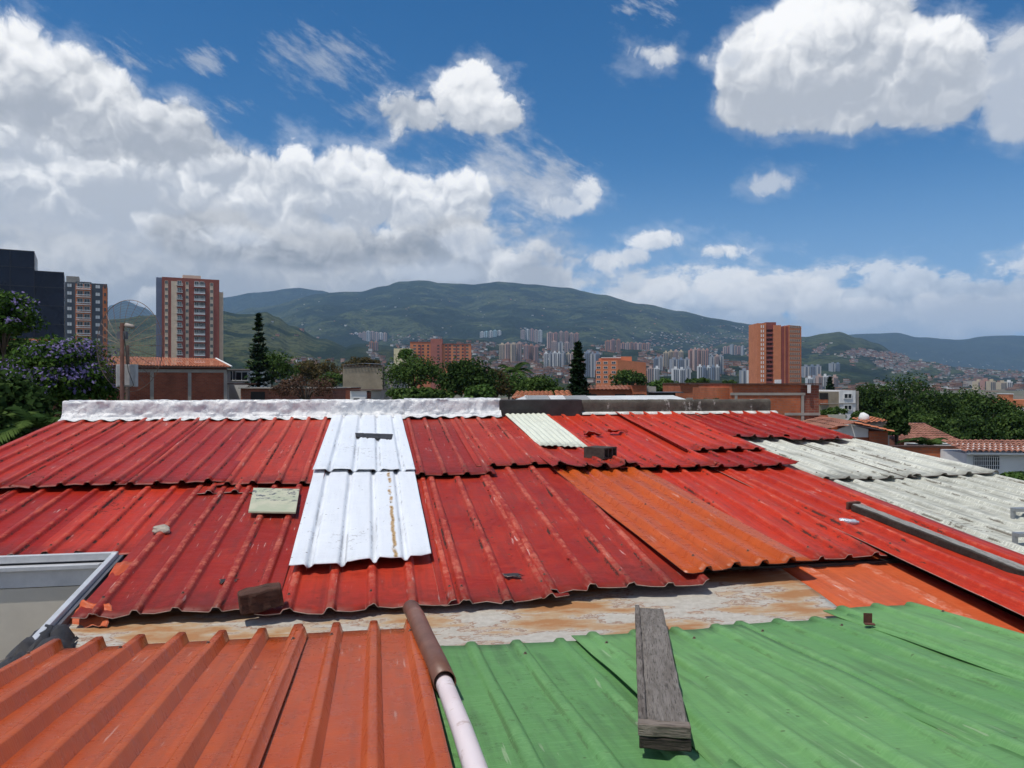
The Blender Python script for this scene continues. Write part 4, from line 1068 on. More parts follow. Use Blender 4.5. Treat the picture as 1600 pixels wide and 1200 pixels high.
# ------------------------------------------------------------------ slate grey apartments behind it
T = Bld('apartment_block', 'slate grey apartment block with brick balconies beside the dark office block', 'apartment block', 132, 262, R(27))
K = T.k*.87; H = T.zy(442); x_ = lambda p: (p-132)*K
T.box('body', x_(96), x_(168), 0, 15, 0, H, M_GREYP); T.box('brick_bay', x_(118), x_(143), -.25, .1, 0, H-.4, M_BR_FAR); T.box('brick_edge', x_(161), x_(168.3), -.15, .1, 0, H-1.2, M_BR_FAR)
T.box('roof_house', x_(103), x_(123), 2, 8, H, H+12*K, M_CONC); T.box('roof_house', x_(126), x_(139), 3, 8, H, H+4*K, M_WPAINT); T.box('roof_edge', x_(118), x_(143), -.3, .2, H-.4, H+.3, M_GREYP)
for i in range(8):
    z = H-(i+1)*12*T.k+.2
    for p, w in ((108.5, 'a'), (153, 'a')): T.item('window', 'w', win_mesh(1.3, 1.1), [M_WBAR if i % 3 != 1 else M_GLASS, M_GREYP], (x_(p), -.06, z+.8))
    T.item('window', 'w5', win_mesh(.7, 1.2), [M_GLASS, M_BR_FAR], (x_(164.5), -.17, z+.8))
    for p in (125, 136): T.item('window', 'w2', win_mesh(1.6, 1.6), [M_GLASS, M_WBAR], (x_(p), -.27, z+.6))
    T.item('balcony', 'b', lambda mb: mb.box(-2.2, 2.2, -1.1, 0, -.15, .05).box(-2.2, 2.2, -1.1, -1.02, .55, .75), M_WBAR, (x_(130.5), -.25, z+.2))
# ------------------------------------------------------------------ red brick slab with stair tower, centre left
T = Bld('apartment_block', 'long red brick apartment slab with a central stair tower above the trees', 'apartment block', 689, 620, R(2))
K = T.k; x_ = lambda p: (p-689)*K
T.box('left_wing', x_(641), x_(673), 0, 16, 0, T.zy(535), M_BR_FAR); T.box('stair_tower', x_(673), x_(690.5), -1.5, 14, 0, T.zy(529.5), plain('rose_brick', (.36, .12, .09), .9, .12, .3)); T.box('right_wing', x_(690.5), x_(736), .3, 16, 0, T.zy(538), M_BR_FAR)
T.box('roof_edge', x_(641), x_(673), -.3, .5, T.zy(535), T.zy(535)+.5, M_BR2); T.box('roof_edge', x_(690.5), x_(736), 0, .6, T.zy(538), T.zy(538)+.5, M_BR2)
for i in range(7):
    z = T.zy(538)-(i+1)*5.0*K+.2
    for p, y in ((648, 0), (655, 0), (661, 0), (669, 0), (697, .3), (703, .3), (710, .3), (716, .3), (723, .3), (730, .3)):
        T.item('window', 'w%d' % (p % 2), win_mesh(1.5 if p % 2 else 2.0, 1.3), [M_GLASS, M_BR2 if p % 2 else M_SAND], (x_(p), y-.05, z+.6))
    T.item('window', 'wt', win_mesh(1.6, 1.0), [M_GLASS, M_BR2], (x_(685), -1.55, z+.8))
for p in (657.5, 700, 713, 726.5): T.box('dark_joint', x_(p)-.5, x_(p)+.5, -.25 if p < 670 else .05, .4, 0, T.zy(539), M_BR2)  # upright strips of darker red brick on the wings
T = Bld('apartment_block', 'small cream apartment block left of the red brick slab', 'apartment block', 629, 600, R(-6))
K = T.k; x_ = lambda p: (p-629)*K
T.box('body', x_(615), x_(642), 0, 10, 0, T.zy(544.5), M_CREAMP)
for i in range(5):
    for p in (630, 637): T.item('window', 'w', win_mesh(1.8, 1.2), [M_GLASS, M_CREAMP], (x_(p), -.03, T.zy(544.5)-(i+1)*5.0*K+.7))
# ------------------------------------------------------------------ orange brick block right of the second pine
T = Bld('apartment_block', 'orange brick block with a blank side wall and white window corner right of the pine', 'apartment block', 966, 400, 0)
K = T.k; x_ = lambda p: (p-966)*K; HH = T.zy(561)
def face(mb, pts, z0, z1, zt=None):
    n = len(pts); zt = zt or [z1]*n
    return mb.add([(x, y, z0) for x, y in pts]+[(x, y, z) for (x, y), z in zip(pts, zt)], [(i, (i+1) % n, n+(i+1) % n, n+i) for i in range(n)]+[tuple(range(n, 2*n))])
face(MB(), [(x_(932), 3), (x_(965), 0), (x_(1012), 5), (x_(1012), 22), (x_(945), 22)], 0, T.zy(563), [T.zy(564), T.zy(562), T.zy(566), T.zy(566), T.zy(564)]).build('body', M_BR_FAR, T.o)
T.box('upper_floor', x_(940), x_(972), 4.5, 14, T.zy(566), T.zy(559), M_BR_FAR); T.box('stair_head', x_(973), x_(990), 6, 14, T.zy(566), T.zy(556.5), M_BR_FAR); T.box('parapet', x_(941), x_(972), 4.2, 4.6, T.zy(559), T.zy(558), M_WPAINT)
for i in range(5):
    z = T.zy(564)-(i+1)*7.4*K+.2
    for f in (.12, .45, .82):
        T.item('window', 'w', win_mesh(1.9, 1.1, fr=.1), [M_GLASS, M_WBAR], (x_(932)+(x_(965)-x_(932))*f, 3-3*f-.06, z+.8), -math.atan2(3, x_(965)-x_(932)))

# ------------------------------------------------------------------ near left: brick house with clay tile roof
T = Bld('brick_house', 'brick house with concrete columns and orange tile roof behind the foil ridge', 'house', 258, 60, R(20))
K = T.k*.93; x_ = lambda p: (p-258)*K; ze = T.zy(574)
T.box('wall', x_(160), x_(354), 0, 8, 0, T.zy(582), M_BR_RED)
T.box('ring_beam', x_(160), x_(355), -.05, .12, T.zy(582), T.zy(577), M_CONC); T.box('upper_wall', x_(160), x_(354), .05, 8, T.zy(577), T.zy(570), M_BR_DK)
for p in (238, 296, 353): T.box('column', x_(p)-.13, x_(p)+.13, -.04, .1, 0, T.zy(582), M_CONC)
T.box('fascia', x_(164), x_(362), -.32, -.18, T.zy(574.5), T.zy(572), M_BROWNW)
a = Vector((x_(163), -.30, T.zy(571.5))); b = Vector((x_(362), -.30, T.zy(573))); cc = Vector((x_(335), 4.2, T.zy(557.5))); d_ = Vector((x_(163), 4.2, T.zy(555.5)))
tile_roof('tile_roof', T.o, a, b, cc, d_, M_TILE, .22, .4, .05)
MB().tube([b+Vector((.05, 0, .05)), cc+Vector((.05, 0, .05))], .07, 6).build('verge', M_WPAINT, T.o)
# rusty pole with camera, box and cable, and the mesh dish behind it
M_RPOLE = plain('rusty_pole_paint', (.075, .028, .020), .85, .35, 6)
PD = 17.0
pole = thing('rusty_pole', 'rusty brown pole with a lamp head and hanging cable behind the foil ridge', 'pole', at(191, 600, PD)*1)
pole.location = (at(191, 600, PD).x, PD, 0); k = PD/FPX
MB().tube([(0, 0, 0), (0, 0, CAM_Z+95*k)], .045, 12).build('post', M_RPOLE, pole, True)
MB().tube([(-.06, 0, CAM_Z+88*k), (.18, -.02, CAM_Z+93*k)], .022, 8).build('arm', M_RPOLE, pole)
MB().tube([(.10, -.04, CAM_Z+92*k), (.20, -.05, CAM_Z+90*k), (.29, -.06, CAM_Z+89*k), (.30, -.06, CAM_Z+89*k)], [.05, .05, .045, .02], 12).build('lamp_head', plain('dusty_grey_plastic', (.34, .29, .25), .6, .3, 8), pole, True)
MB().tube([(.06, -.05, CAM_Z+80*k), (.10, -.05, CAM_Z+55*k), (.16, -.05, CAM_Z+20*k), (.28, -.05, CAM_Z-2*k), (.10, -.05, CAM_Z-10*k), (.03, -.05, CAM_Z+4*k)], .008, 6).build('cable', M_TAR, pole)
MB().box(-.10, .10, -.03, .05, CAM_Z+70*k, CAM_Z+82*k).build('junction_box', M_DGREY, pole)
sb = Bld('metal_cabinet', 'pale grey metal cabinet fixed behind the rusty pole', 'cabinet', 197, PD+.15, 0)
sb.box('body', -16*k, 15*k, .0, .12, CAM_Z-4*k, CAM_Z+31*k, plain('pale_grey_metal', (.50, .49, .47), .6, .2, 4)); sb.box('door', -14*k, 13*k, -.02, -.002, CAM_Z-2*k, CAM_Z+29*k, plain('pale_grey_door', (.42, .41, .40), .6, .25, 4))
# mesh dish
DD = 24.0; kd = DD/FPX; dc = at(199, 540, DD)
dish = thing('mesh_dish', 'large see-through wire mesh satellite dish between the two towers at left', 'satellite dish', (dc.x, DD, 0))
M_WIRE = plain('bronze_wire', (.20, .13, .10), .6, .3, 6, metal=.3)
R0 = 1.0; AX, AZ = 52*kd, 72*kd
def dp(r, w): return Vector((AX*r*math.cos(w), .45*r*r-.3, CAM_Z+60*kd+AZ*r*math.sin(w)))
MB().tube([dp(1, i*2*math.pi/60) for i in range(61)], .011, 6, cap=False).build('rim', M_WIRE, dish)
for i in range(24):
    w = i*2*math.pi/24; MB().tube([dp(.12, w), dp(.4, w), dp(.7, w), dp(1, w)], .007, 4).build('rib', M_WIRE, dish)
mb = MB()
for r in [.12+.88*j/14 for j in range(14)]: mb.tube([dp(r, i*2*math.pi/48) for i in range(49)], .0035, 3, cap=False)
mb.build('ring_wires', M_WIRE, dish)['kind'] = 'stuff'
MB().tube([(0, .1, 0), (0, 0, CAM_Z+60*kd)], .06, 10).build('mast', M_WIRE, dish)

# ------------------------------------------------------------------ band of low buildings behind the ridge
T = Bld('white_house', 'small white house with a dark window between brick house and pine', 'house', 373, 68, 0); K = T.k; x_ = lambda p: (p-373)*K
T.box('wall', x_(354), x_(391), 0, 6, 0, T.zy(578), M_WPAINT); T.box('roof_slab', x_(353), x_(392), -.3, 6, T.zy(578), T.zy(576.5), M_CONC)
T.item('window', 'w', win_mesh(1.0, .7), [M_GLASS, M_WBAR], (x_(378), -.03, T.zy(594))); T.item('window', 'w3', win_mesh(.4, .8), [M_GLASS, M_WBAR], (x_(364), -.03, T.zy(594)))
T.box('lean_to_wall', x_(362), x_(376), -3, -2.8, 0, T.zy(602), M_WPAINT); T.box('lean_to_roof', x_(355), x_(420), -3.4, -1.0, T.zy(600.5), T.zy(599), M_BROWNW)
T = Bld('brick_shed', 'low dark brick shed under the bare tree', 'shed', 445, 52, 0); K = T.k; x_ = lambda p: (p-445)*K
T.box('wall', x_(376), x_(520), 0, 4, 0, T.zy(607), M_BR_DK); T.box('roof_slab', x_(374), x_(522), -.25, 4, T.zy(607), T.zy(605.5), M_CONC); T.box('dark_opening', x_(392), x_(414), -.03, .05, T.zy(625), T.zy(612), M_DKWIN)
T = Bld('brick_wall_house', 'brick gable beside the tan concrete block', 'house', 533, 58, 0); K = T.k; x_ = lambda p: (p-533)*K
T.box('wall', x_(518), x_(547), 0, 4, 0, T.zy(606), M_BR_RED); T.box('coping', x_(517), x_(548), -.05, 4, T.zy(606), T.zy(605), M_CONC)
T = Bld('concrete_block', 'windowless tan concrete building beside the bare tree', 'building', 572, 85, R(-4)); K = T.k; x_ = lambda p: (p-572)*K
T.box('front_wall', x_(535), x_(598), 0, .3, 0, T.zy(571), M_TAN); T.box('side_wall', x_(598), x_(613), .6, 9, 0, T.zy(573), M_CONC); T.box('back_volume', x_(536), x_(597), .31, 9, 0, T.zy(573), M_TAN)
MB().add([(x_(535), -.12, T.zy(570.5)), (x_(570), -.12, T.zy(568)), (x_(598), -.12, T.zy(569.5)), (x_(598), .9, T.zy(568.5)), (x_(570), .9, T.zy(567)), (x_(535), .9, T.zy(569.5))], [(0, 1, 4, 5), (1, 2, 3, 4)]).build('roof_sheet', M_GREYP, T.o)
for i in range(12): T.box('rafter_end', x_(537+i*5.2), x_(538.4+i*5.2), -.2, 0, T.zy(573), T.zy(570.6), M_BROWNW)
T = Bld('white_shack', 'little whitewashed shack in front of the tan concrete building', 'shack', 572, 45, 0); K = T.k; x_ = lambda p: (p-572)*K
T.box('wall', x_(547), x_(573), 0, 2, 0, T.zy(611), M_WPAINT); T.box('grey_panel', x_(580), x_(596), -.02, 1, 0, T.zy(610), M_CONC); T.box('brick_panel', x_(573.3), x_(579.7), .05, 1, 0, T.zy(613), M_BR_DK); T.box('roof_slab', x_(547), x_(597), -.2, 2, T.zy(609.5), T.zy(608.5), M_BROWNW)
T.box('dormer', x_(555), x_(575), -.8, -.3, T.zy(628), T.zy(620), M_WPAINT); T.box('dormer_opening', x_(557), x_(566), -.83, -.79, T.zy(627), T.zy(622), M_DKWIN)
# metal sheet roofs just beyond the tarred wall
M_LITE = plain('pale_metal_sheet', (.62, .62, .60), .5, .2, 2)
M_GREYM = plain('grey_metal_sheet', (.28, .28, .27), .55, .2, 2)
T = Bld('low_metal_shed', 'low shed with pale and grey metal roof sheets beyond the tarred wall', 'shed', 900, 19, 0); K = T.k; x_ = lambda p: (p-900)*K
zt = T.zy(619.5); ze = T.zy(636)
for i, (p0, p1, m_) in enumerate(((770, 828, M_LITE), (829, 868, M_GREYM), (869, 895, M_LITE), (896, 935, M_GREYM), (936, 1112, M_LITE))):
    s0 = 60 if i == 0 else 14
    MB().add([(x_(p0), 0, ze), (x_(p1), 0, ze), (x_(p1)-(.1 if i < 4 else .5), 2.2, zt), (x_(p0)+(.9 if i == 0 else -.1), 2.2, zt-.02*i*.2)], [(0, 1, 2, 3)]).build('roof_sheet', m_, T.o)
T.box('wall', x_(775), x_(1108), .4, 2.0, 0, ze-.05, M_BR_DK)
T = Bld('tiled_house', 'low house with orange tile roof left of the slim pine', 'house', 845, 36, 0); K = T.k; x_ = lambda p: (p-845)*K
T.box('wall', x_(800), x_(892), .3, 4, 0, T.zy(621), M_BR_DK)
tile_roof('tile_roof', T.o, Vector((x_(796), 0, T.zy(624))), Vector((x_(868), 0, T.zy(624))), Vector((x_(868), 2.5, T.zy(613))), Vector((x_(806), 2.5, T.zy(613))), M_TILE)
tile_roof('tile_roof', T.o, Vector((x_(869), -.4, T.zy(624))), Vector((x_(896), -.4, T.zy(624))), Vector((x_(896), 2.2, T.zy(612))), Vector((x_(870), 2.2, T.zy(612))), M_TILE)
T = Bld('brick_house', 'orange brick house with three openings right of the slim pine', 'house', 965, 48, R(-2)); K = T.k; x_ = lambda p: (p-965)*K
T.box('wall', x_(917), x_(987), 0, 6, 0, T.zy(608), M_BR_OR); T.box('tall_wall', x_(987), x_(1010), -.1, 6, 0, T.zy(602.5), M_BR_OR); T.box('grey_flank', x_(1010.3), x_(1025), .05, 6, 0, T.zy(604), M_CONC)
tile_roof('tile_roof', T.o, Vector((x_(918), -.3, T.zy(609.5))), Vector((x_(986.5), -.3, T.zy(609.5))), Vector((x_(986.5), 2.2, T.zy(603))), Vector((x_(918), 2.2, T.zy(603))), M_TILED)
for p, w in ((925, 14), (969, 17), (998, 17)): T.item('window', 'o%d' % p, lambda mb: mb.box(-w/2*K, w/2*K, -.03, .06, 0, 7*K), M_DKWIN, (x_(p), -.11, T.zy(623)))
T.box('roof_edge', x_(986.6), x_(1010.2), -.2, .2, T.zy(602.5), T.zy(601.8), M_BROWNW)
T = Bld('roof_terrace', 'dark metal pergola terrace between two brick houses', 'pergola', 1045, 46, 0); K = T.k; x_ = lambda p: (p-1045)*K
T.box('roof_plate', x_(1021), x_(1067), -.2, 2, T.zy(614), T.zy(612.5), M_DGREY); T.box('back_panel', x_(1023), x_(1066), 1.9, 2, 0, T.zy(614), M_DKWIN)
for i in range(14): T.box('baluster', x_(1023+i*3.2), x_(1023+i*3.2)+.025, -.15, -.12, T.zy(632), T.zy(621), M_DGREY)
T.box('hand_rail', x_(1022), x_(1066), -.16, -.1, T.zy(621), T.zy(620.3), M_DGREY)
T = Bld('brick_house', 'flat roofed brick house left of the long brick house with concrete beam', 'house', 1092, 52, R(2)); K = T.k; x_ = lambda p: (p-1092)*K
T.box('wall', x_(1062), x_(1113), 0, 5, 0, T.zy(600), M_BR_OR); T.box('side_wall', x_(1113.3), x_(1127), .5, 5, 0, T.zy(600.5), M_BR_DK); T.box('roof_slab', x_(1061), x_(1128), -.15, 5, T.zy(599.8), T.zy(598), M_BROWNW); T.box('low_wall', x_(1066), x_(1123), -1.2, -1.0, 0, T.zy(621), M_CONC)
T = Bld('brick_house', 'long brick house with concrete beam and columns below the orange tower', 'house', 1205, 34, 0); K = T.k; x_ = lambda p: (p-1205)*K
T.box('wall', x_(1143), x_(1251), 0, 6, 0, T.zy(601), M_BR_OR); T.box('left_annex', x_(1124), x_(1142.7), .4, 5, 0, T.zy(606), M_BR_OR)
T.box('side_wall', x_(1251.3), x_(1280), .03, 8, 0, T.zy(601.5), M_BR_DK); T.box('ring_beam', x_(1142), x_(1258), -.03, .1, T.zy(617.5), T.zy(613.5), M_CONC); T.box('ring_beam', x_(1226), x_(1281), -.035, .1, T.zy(649), T.zy(645), M_CONC)
for p in (1150, 1254): T.box('column', x_(p)-.06, x_(p)+.06, -.025, .1, 0, T.zy(617.6), M_CONC)
T.box('roof_slab', x_(1142), x_(1282), -.12, 8, T.zy(600.8), T.zy(599), M_BROWNW); T.box('white_post', x_(1260), x_(1265), -.14, -.1, T.zy(614), T.zy(601), M_WPAINT)
T.box('roof_vent', x_(1221), x_(1227), .5, .9, T.zy(599), T.zy(593), M_WPAINT)
# white two-storey house right of the brick house
T = Bld('white_house', 'white and tan two-storey house in front of the big dark trees', 'house', 1313, 80, R(5)); K = T.k; x_ = lambda p: (p-1313)*K
T.box('tan_wall', x_(1281), x_(1312), .2, 8, 0, T.zy(612), M_TAN); T.box('white_wall', x_(1312.2), x_(1338), 0, 8, 0, T.zy(610), M_WPAINT); T.box('side_pier', x_(1338.2), x_(1344), .1, 8, 0, T.zy(611), M_CONC); T.box('floor_band', x_(1281), x_(1337), -.08, .1, T.zy(631), T.zy(629.8), M_CONC)
for py in (622, 640): T.item('window', 'w', win_mesh(.75, .42), [M_GLASS, M_WBAR], (x_(1325), -.03, T.zy(py)))
T.box('terrace_opening', x_(1281), x_(1294), .12, .3, T.zy(624), T.zy(614), M_DKWIN); T.box('brick_panel', x_(1280), x_(1294), .13, .25, T.zy(632), T.zy(624), M_BR_OR)
T = Bld('garden_wall', 'brick and pale panel garden wall below the white house', 'wall', 1300, 55, 0); T.o['kind'] = 'thing'; K = T.k; x_ = lambda p: (p-1300)*K
T.box('brick_panel', x_(1270), x_(1294), 0, .2, 0, T.zy(649), M_BR_OR); T.box('pale_panel', x_(1294.3), x_(1321), -.02, .2, 0, T.zy(648), M_CREAMP if False else plain('pale_render', (.5, .46, .38), .9, .2, 2))
# house with white gable
T = Bld('gabled_house', 'brick house with white gable wall and orange tile roof beyond the pale sheets', 'house', 1352, 30, R(-6)); K = T.k; x_ = lambda p: (p-1352)*K
T.box('brick_wall', x_(1310), x_(1384), .3, 5, 0, T.zy(682), M_BR_OR)
MB().add([(x_(1312), .25, T.zy(684)), (x_(1360), .25, T.zy(684)), (x_(1360), .25, T.zy(671)), (x_(1333), .25, T.zy(664.5)), (x_(1312), .25, T.zy(672))], [(0, 1, 2, 3, 4)]).build('white_gable', M_WPAINT, T.o)
T.box('right_wall', x_(1360.3), x_(1388), .15, 5, 0, T.zy(674), M_BR_OR)
tile_roof('tile_roof', T.o, Vector((x_(1392), -.25, T.zy(674.5))), Vector((x_(1392), 4, T.zy(673))), Vector((x_(1333), 4, T.zy(659))), Vector((x_(1333), -.25, T.zy(660.5))), M_TILE, .25, .3, .05)
tile_roof('tile_roof', T.o, Vector((x_(1290), 4, T.zy(669))), Vector((x_(1290), -.25, T.zy(670.5))), Vector((x_(1332.5), -.25, T.zy(660.5))), Vector((x_(1332.5), 4, T.zy(659))), M_TILED, .25, .3, .05)
T.box('eave_trim', x_(1291), x_(1313), -.2, -.1, T.zy(673), T.zy(671.5), M_WPAINT); T.box('left_wall', x_(1290), x_(1309.7), .4, 5, 0, T.zy(673), M_BR_DK)
T = Bld('tiled_annex', 'small tiled annex behind the gabled house with a white tank', 'house', 1382, 40, R(-4)); K = T.k; x_ = lambda p: (p-1382)*K
T.box('wall', x_(1360), x_(1393), .3, 3, 0, T.zy(661), M_CONC); T.box('cream_corner', x_(1384), x_(1392), .2, .5, T.zy(671), T.zy(663), M_CREAMP)
tile_roof('tile_roof', T.o, Vector((x_(1352), -.2, T.zy(661))), Vector((x_(1393), -.2, T.zy(658.5))), Vector((x_(1391), 2.4, T.zy(655))), Vector((x_(1358), 2.4, T.zy(657))), M_TILE)
rock('water_tank', (0, 0, 0), (.28, .28, .3), M_WPAINT, 4, 2, parent=T.o).location = (x_(1364), 1.2, T.zy(655))
# brown tile roof, brick garden wall
T = Bld('tiled_house', 'house with old brown tile roof behind the palm', 'house', 1455, 42, R(2)); K = T.k; x_ = lambda p: (p-1455)*K
T.box('wall', x_(1412), x_(1502), .5, 5, 0, T.zy(688), M_DKWIN if False else M_BR_DK)
tile_roof('tile_roof', T.o, Vector((x_(1408), 0, T.zy(690))), Vector((x_(1503), 0, T.zy(689))), Vector((x_(1498), 3.2, T.zy(667))), Vector((x_(1410), 3.2, T.zy(665))), M_TILED, .22, .4, .05)
T.box('ridge_cap', x_(1409), x_(1499), 3.15, 3.4, T.zy(667.5), T.zy(665), M_BROWNW); T.box('gable_post', x_(1501), x_(1504), .4, .6, T.zy(720), T.zy(689), M_CONC)
T = Bld('brick_garden_wall', 'long brick garden wall with brown coping in front of the palm', 'wall', 1445, 29, R(-3)); T.o['kind'] = 'thing'; K = T.k; x_ = lambda p: (p-1445)*K
T.box('wall', x_(1375), x_(1500), 0, .2, 0, T.zy(699), M_BR_OR); T.box('coping', x_(1374), x_(1502), -.06, .26, T.zy(699), T.zy(696.5), M_BROWNW); T.box('end_pier', x_(1500.5), x_(1508), .05, .6, 0, T.zy(697), M_BR_DK)
T.box('pale_strip', x_(1440), x_(1505), -.7, -.3, 0, T.zy(727), M_WPAINT)
# white house with barred window and brown tiles
T = Bld('white_house', 'white house with barred window under brown tiles at the right edge', 'house', 1560, 27, R(-4)); K = T.k; x_ = lambda p: (p-1560)*K
T.box('wall', x_(1512), x_(1690), 0, 5, 0, T.zy(709), M_WPAINT); T.box('eave_board', x_(1507), x_(1692), -.25, -.15, T.zy(709.5), T.zy(706.5), M_WPAINT)
tile_roof('tile_roof', T.o, Vector((x_(1505), -.28, T.zy(706))), Vector((x_(1692), -.28, T.zy(706))), Vector((x_(1692), 1.6, T.zy(694))), Vector((x_(1507), 1.6, T.zy(694))), M_TILED, .19, .36, .06)
gl = T.box('window_glass', x_(1523), x_(1561), -.02, .04, T.zy(733), T.zy(712.5), M_GLASS)
for i in range(13): T.box('window_bar', x_(1523+i*3.1), x_(1523+i*3.1)+.018, -.06, -.045, T.zy(733), T.zy(712.5+1.2*abs(i-6)/6), M_WBAR)
for py in (714, 720, 727, 733): T.box('window_bar', x_(1522), x_(1562), -.065, -.06, T.zy(py)-.008, T.zy(py)+.008, M_WBAR)
# far left roofs behind the jacaranda
T = Bld('tiled_house', 'orange tile roof showing through the jacaranda at far left', 'house', 20, 48, 0); K = T.k; x_ = lambda p: (p-20)*K
T.box('wall', x_(-60), x_(60), .3, 4, 0, T.zy(540), M_BR_DK); tile_roof('tile_roof', T.o, Vector((x_(-70), 0, T.zy(541))), Vector((x_(62), 0, T.zy(541))), Vector((x_(40), 3, T.zy(527))), Vector((x_(-70), 3, T.zy(525))), M_TILE)
T = Bld('pink_house', 'pinkish brick house with white roof at the far right edge', 'house', 1600, 170, 0); K = T.k; x_ = lambda p: (p-1600)*K
T.box('tower', x_(1576), x_(1583), 0, 4, 0, T.zy(616), M_BR_FAR); T.box('wall', x_(1583.3), x_(1660), .5, 8, 0, T.zy(625), M_BR_FAR); T.box('white_wall', x_(1584), x_(1650), -3, -1, 0, T.zy(637), M_WPAINT)
T.box('cap', x_(1575.5), x_(1583.5), -.2, 4, T.zy(616), T.zy(615), M_WPAINT)
# ------------------------------------------------------------------ far towers and hillside houses
import numpy as np
def far_mat(name, c, glass=(.10, .12, .15)):
    return plain(name, c, .8, .10, .08)
FM = {k: far_mat('far_'+k, c) for k, c in dict(pink=(0.51, 0.36, 0.31), rose=(0.46, 0.26, 0.22), sand=(0.53, 0.44, 0.32), white=(0.67, 0.67, 0.66), grey=(0.30, 0.32, 0.36), blue=(0.23, 0.28, 0.36), brick=(0.41, 0.20, 0.13), cyan=(0.46, 0.63, 0.67)).items()}
M_STRIP = plain('far_window_strip', (.10, .11, .13), .5, .2, .1)
M_STRIPL = plain('far_pale_strip', (.52, .50, .47), .8, .1, .1)
def far_tower(px0, px1, pt, pb, kind, label, group, d=None, strips=3, name='far_tower'):
    d = d or hit((px0+px1)/2, pb) or 2000
    k = d/FPX; w = (px1-px0)*k; zt = CAM_Z+(600-pt)*k; zb = CAM_Z+(600-pb)*k-12
    o = thing(name, label, 'tower', (((px0+px1)/2-800)*k, d, zb), R(random.uniform(-9, 9)), group)
    h = zt-zb
    MB().box(-w/2, w/2, 0, w*.7+6, 0, h).build('body', FM[kind], o)
    for i in range(strips):
        x = -w/2+w*(i+.5)/strips; sw = w/strips*.26
        MB().box(x-sw, x+sw, -.5, 0, 0, h-1.5).build('window_strip', M_STRIP if kind != 'grey' or i % 2 else M_STRIPL, o)
    MB().box(-w*.18, w*.22, 2, 6, h, h+2.6).build('stair_head', FM[kind], o)
    return o
CL = [ # x0, x1, top, base, count, kinds, label
 (814, 847, 515, 534, 5, ('pink', 'white', 'rose'), 'of five slim pinkish towers high on the slope left of the slim pine'),
 (856, 905, 519, 546, 6, ('pink', 'rose'), 'of six pinkish towers in the long row above the slim pine tip'),
 (861, 890, 534, 550, 3, ('pink', 'grey'), 'of three lower pinkish towers in front of the long pinkish row'),
 (780, 816, 536, 566, 4, ('sand', 'pink'), 'of four sand towers right of the red brick slab'),
 (818, 842, 539, 568, 3, ('rose', 'brick'), 'of three rose towers joined to the sand towers'),
 (850, 884, 550, 574, 5, ('white', 'grey', 'white'), 'of five white and grey towers just left of the slim pine'),
 (884.5, 898, 553, 575, 2, ('sand', 'pink'), 'of two sand towers touching the slim pine at its left'),
 (914, 938, 551, 588, 3, ('blue', 'grey'), 'of three blue grey towers between slim pine and orange block'),
 (946, 970, 531, 550, 3, ('brick', 'rose'), 'of three brick towers on the slope above the orange block'),
 (971, 1016, 535, 546, 7, ('rose', 'pink', 'brick'), 'of seven low rose blocks on the slope above the orange block'),
 (1037, 1068, 549, 576, 4, ('sand', 'sand', 'pink'), 'of four sand towers behind and right of the orange block'),
 (1022, 1036, 558, 578, 2, ('blue', 'grey'), 'of two dark blue towers right of the orange block'),
 (1050, 1078, 561, 586, 3, ('grey', 'blue'), 'of three grey towers in front of the sand towers by the orange block'),
 (1012, 1031, 573, 598, 2, ('pink', 'white'), 'of two pale pink towers at the foot of the slope by the orange block'),
 (1052, 1080, 575, 602, 3, ('white', 'white', 'grey'), 'of three white towers at the slope foot above the brick houses'),
 (1078, 1108, 545, 578, 5, ('rose', 'pink'), 'of five dusky rose towers in a stepped cluster right of centre'),
 (1091, 1125, 572, 594, 5, ('white', 'blue'), 'of five white and blue towers left of the orange tower'),
 (1110, 1131, 555, 586, 3, ('grey', 'pink'), 'of three grey towers behind the white and blue towers'),
 (1158, 1181, 577, 602, 2, ('grey', 'white'), 'of two grey blocks standing just left of the orange tower'),
 (1131, 1163, 539, 554, 6, ('pink', 'rose', 'grey'), 'of six small pinkish blocks on terraces left of the orange tower'),
 (750, 783, 516, 528, 5, ('white', 'cyan'), 'of five small white and cyan blocks high on the slope'),
 (546, 604, 518, 532, 9, ('pink', 'white', 'pink'), 'of nine small pinkish blocks on the green slope'),
 (577, 590, 533, 548, 2, ('brick', 'rose'), 'of two brick blocks below the small pinkish blocks'),
 (1256, 1284, 571, 590, 3, ('grey', 'blue'), 'of three blue grey towers right behind the orange tower'),
 (1262, 1310, 588, 610, 6, ('white', 'grey', 'pink'), 'of six whitish towers right of the orange tower foot'),
 (1299, 1313, 568, 582, 2, ('grey', 'blue'), 'of two small grey towers in the shaded valley'),
 (1528, 1556, 595, 610, 3, ('sand', 'rose'), 'of three sand towers above the dark trees at right'),
 (1564, 1583, 596, 608, 2, ('sand', 'white'), 'of two pale towers near the right edge'),
]
ORD = ('leftmost', 'second', 'third', 'fourth', 'fifth', 'sixth', 'seventh', 'eighth')
for ci, (a, b, pt, pb, n, kinds, lab) in enumerate(CL):
    grp = 'far towers: ' + lab
    w = (b-a)/n; dd = hit((a+b)/2, pb) or 1800
    for i in range(n):
        lab_i = '%s %s' % (ORD[i] if i < n-1 else 'rightmost', lab) if n > 1 else lab
        far_tower(a+i*w+.12*w*(i > 0), a+(i+1)*w-.05*w, pt+random.uniform(-1.2, 1.5)+abs(i-(n-1)/2)*.5, pb, kinds[i % len(kinds)], lab_i, grp, dd+random.uniform(-30, 30), 2 if w < 7 else 3)
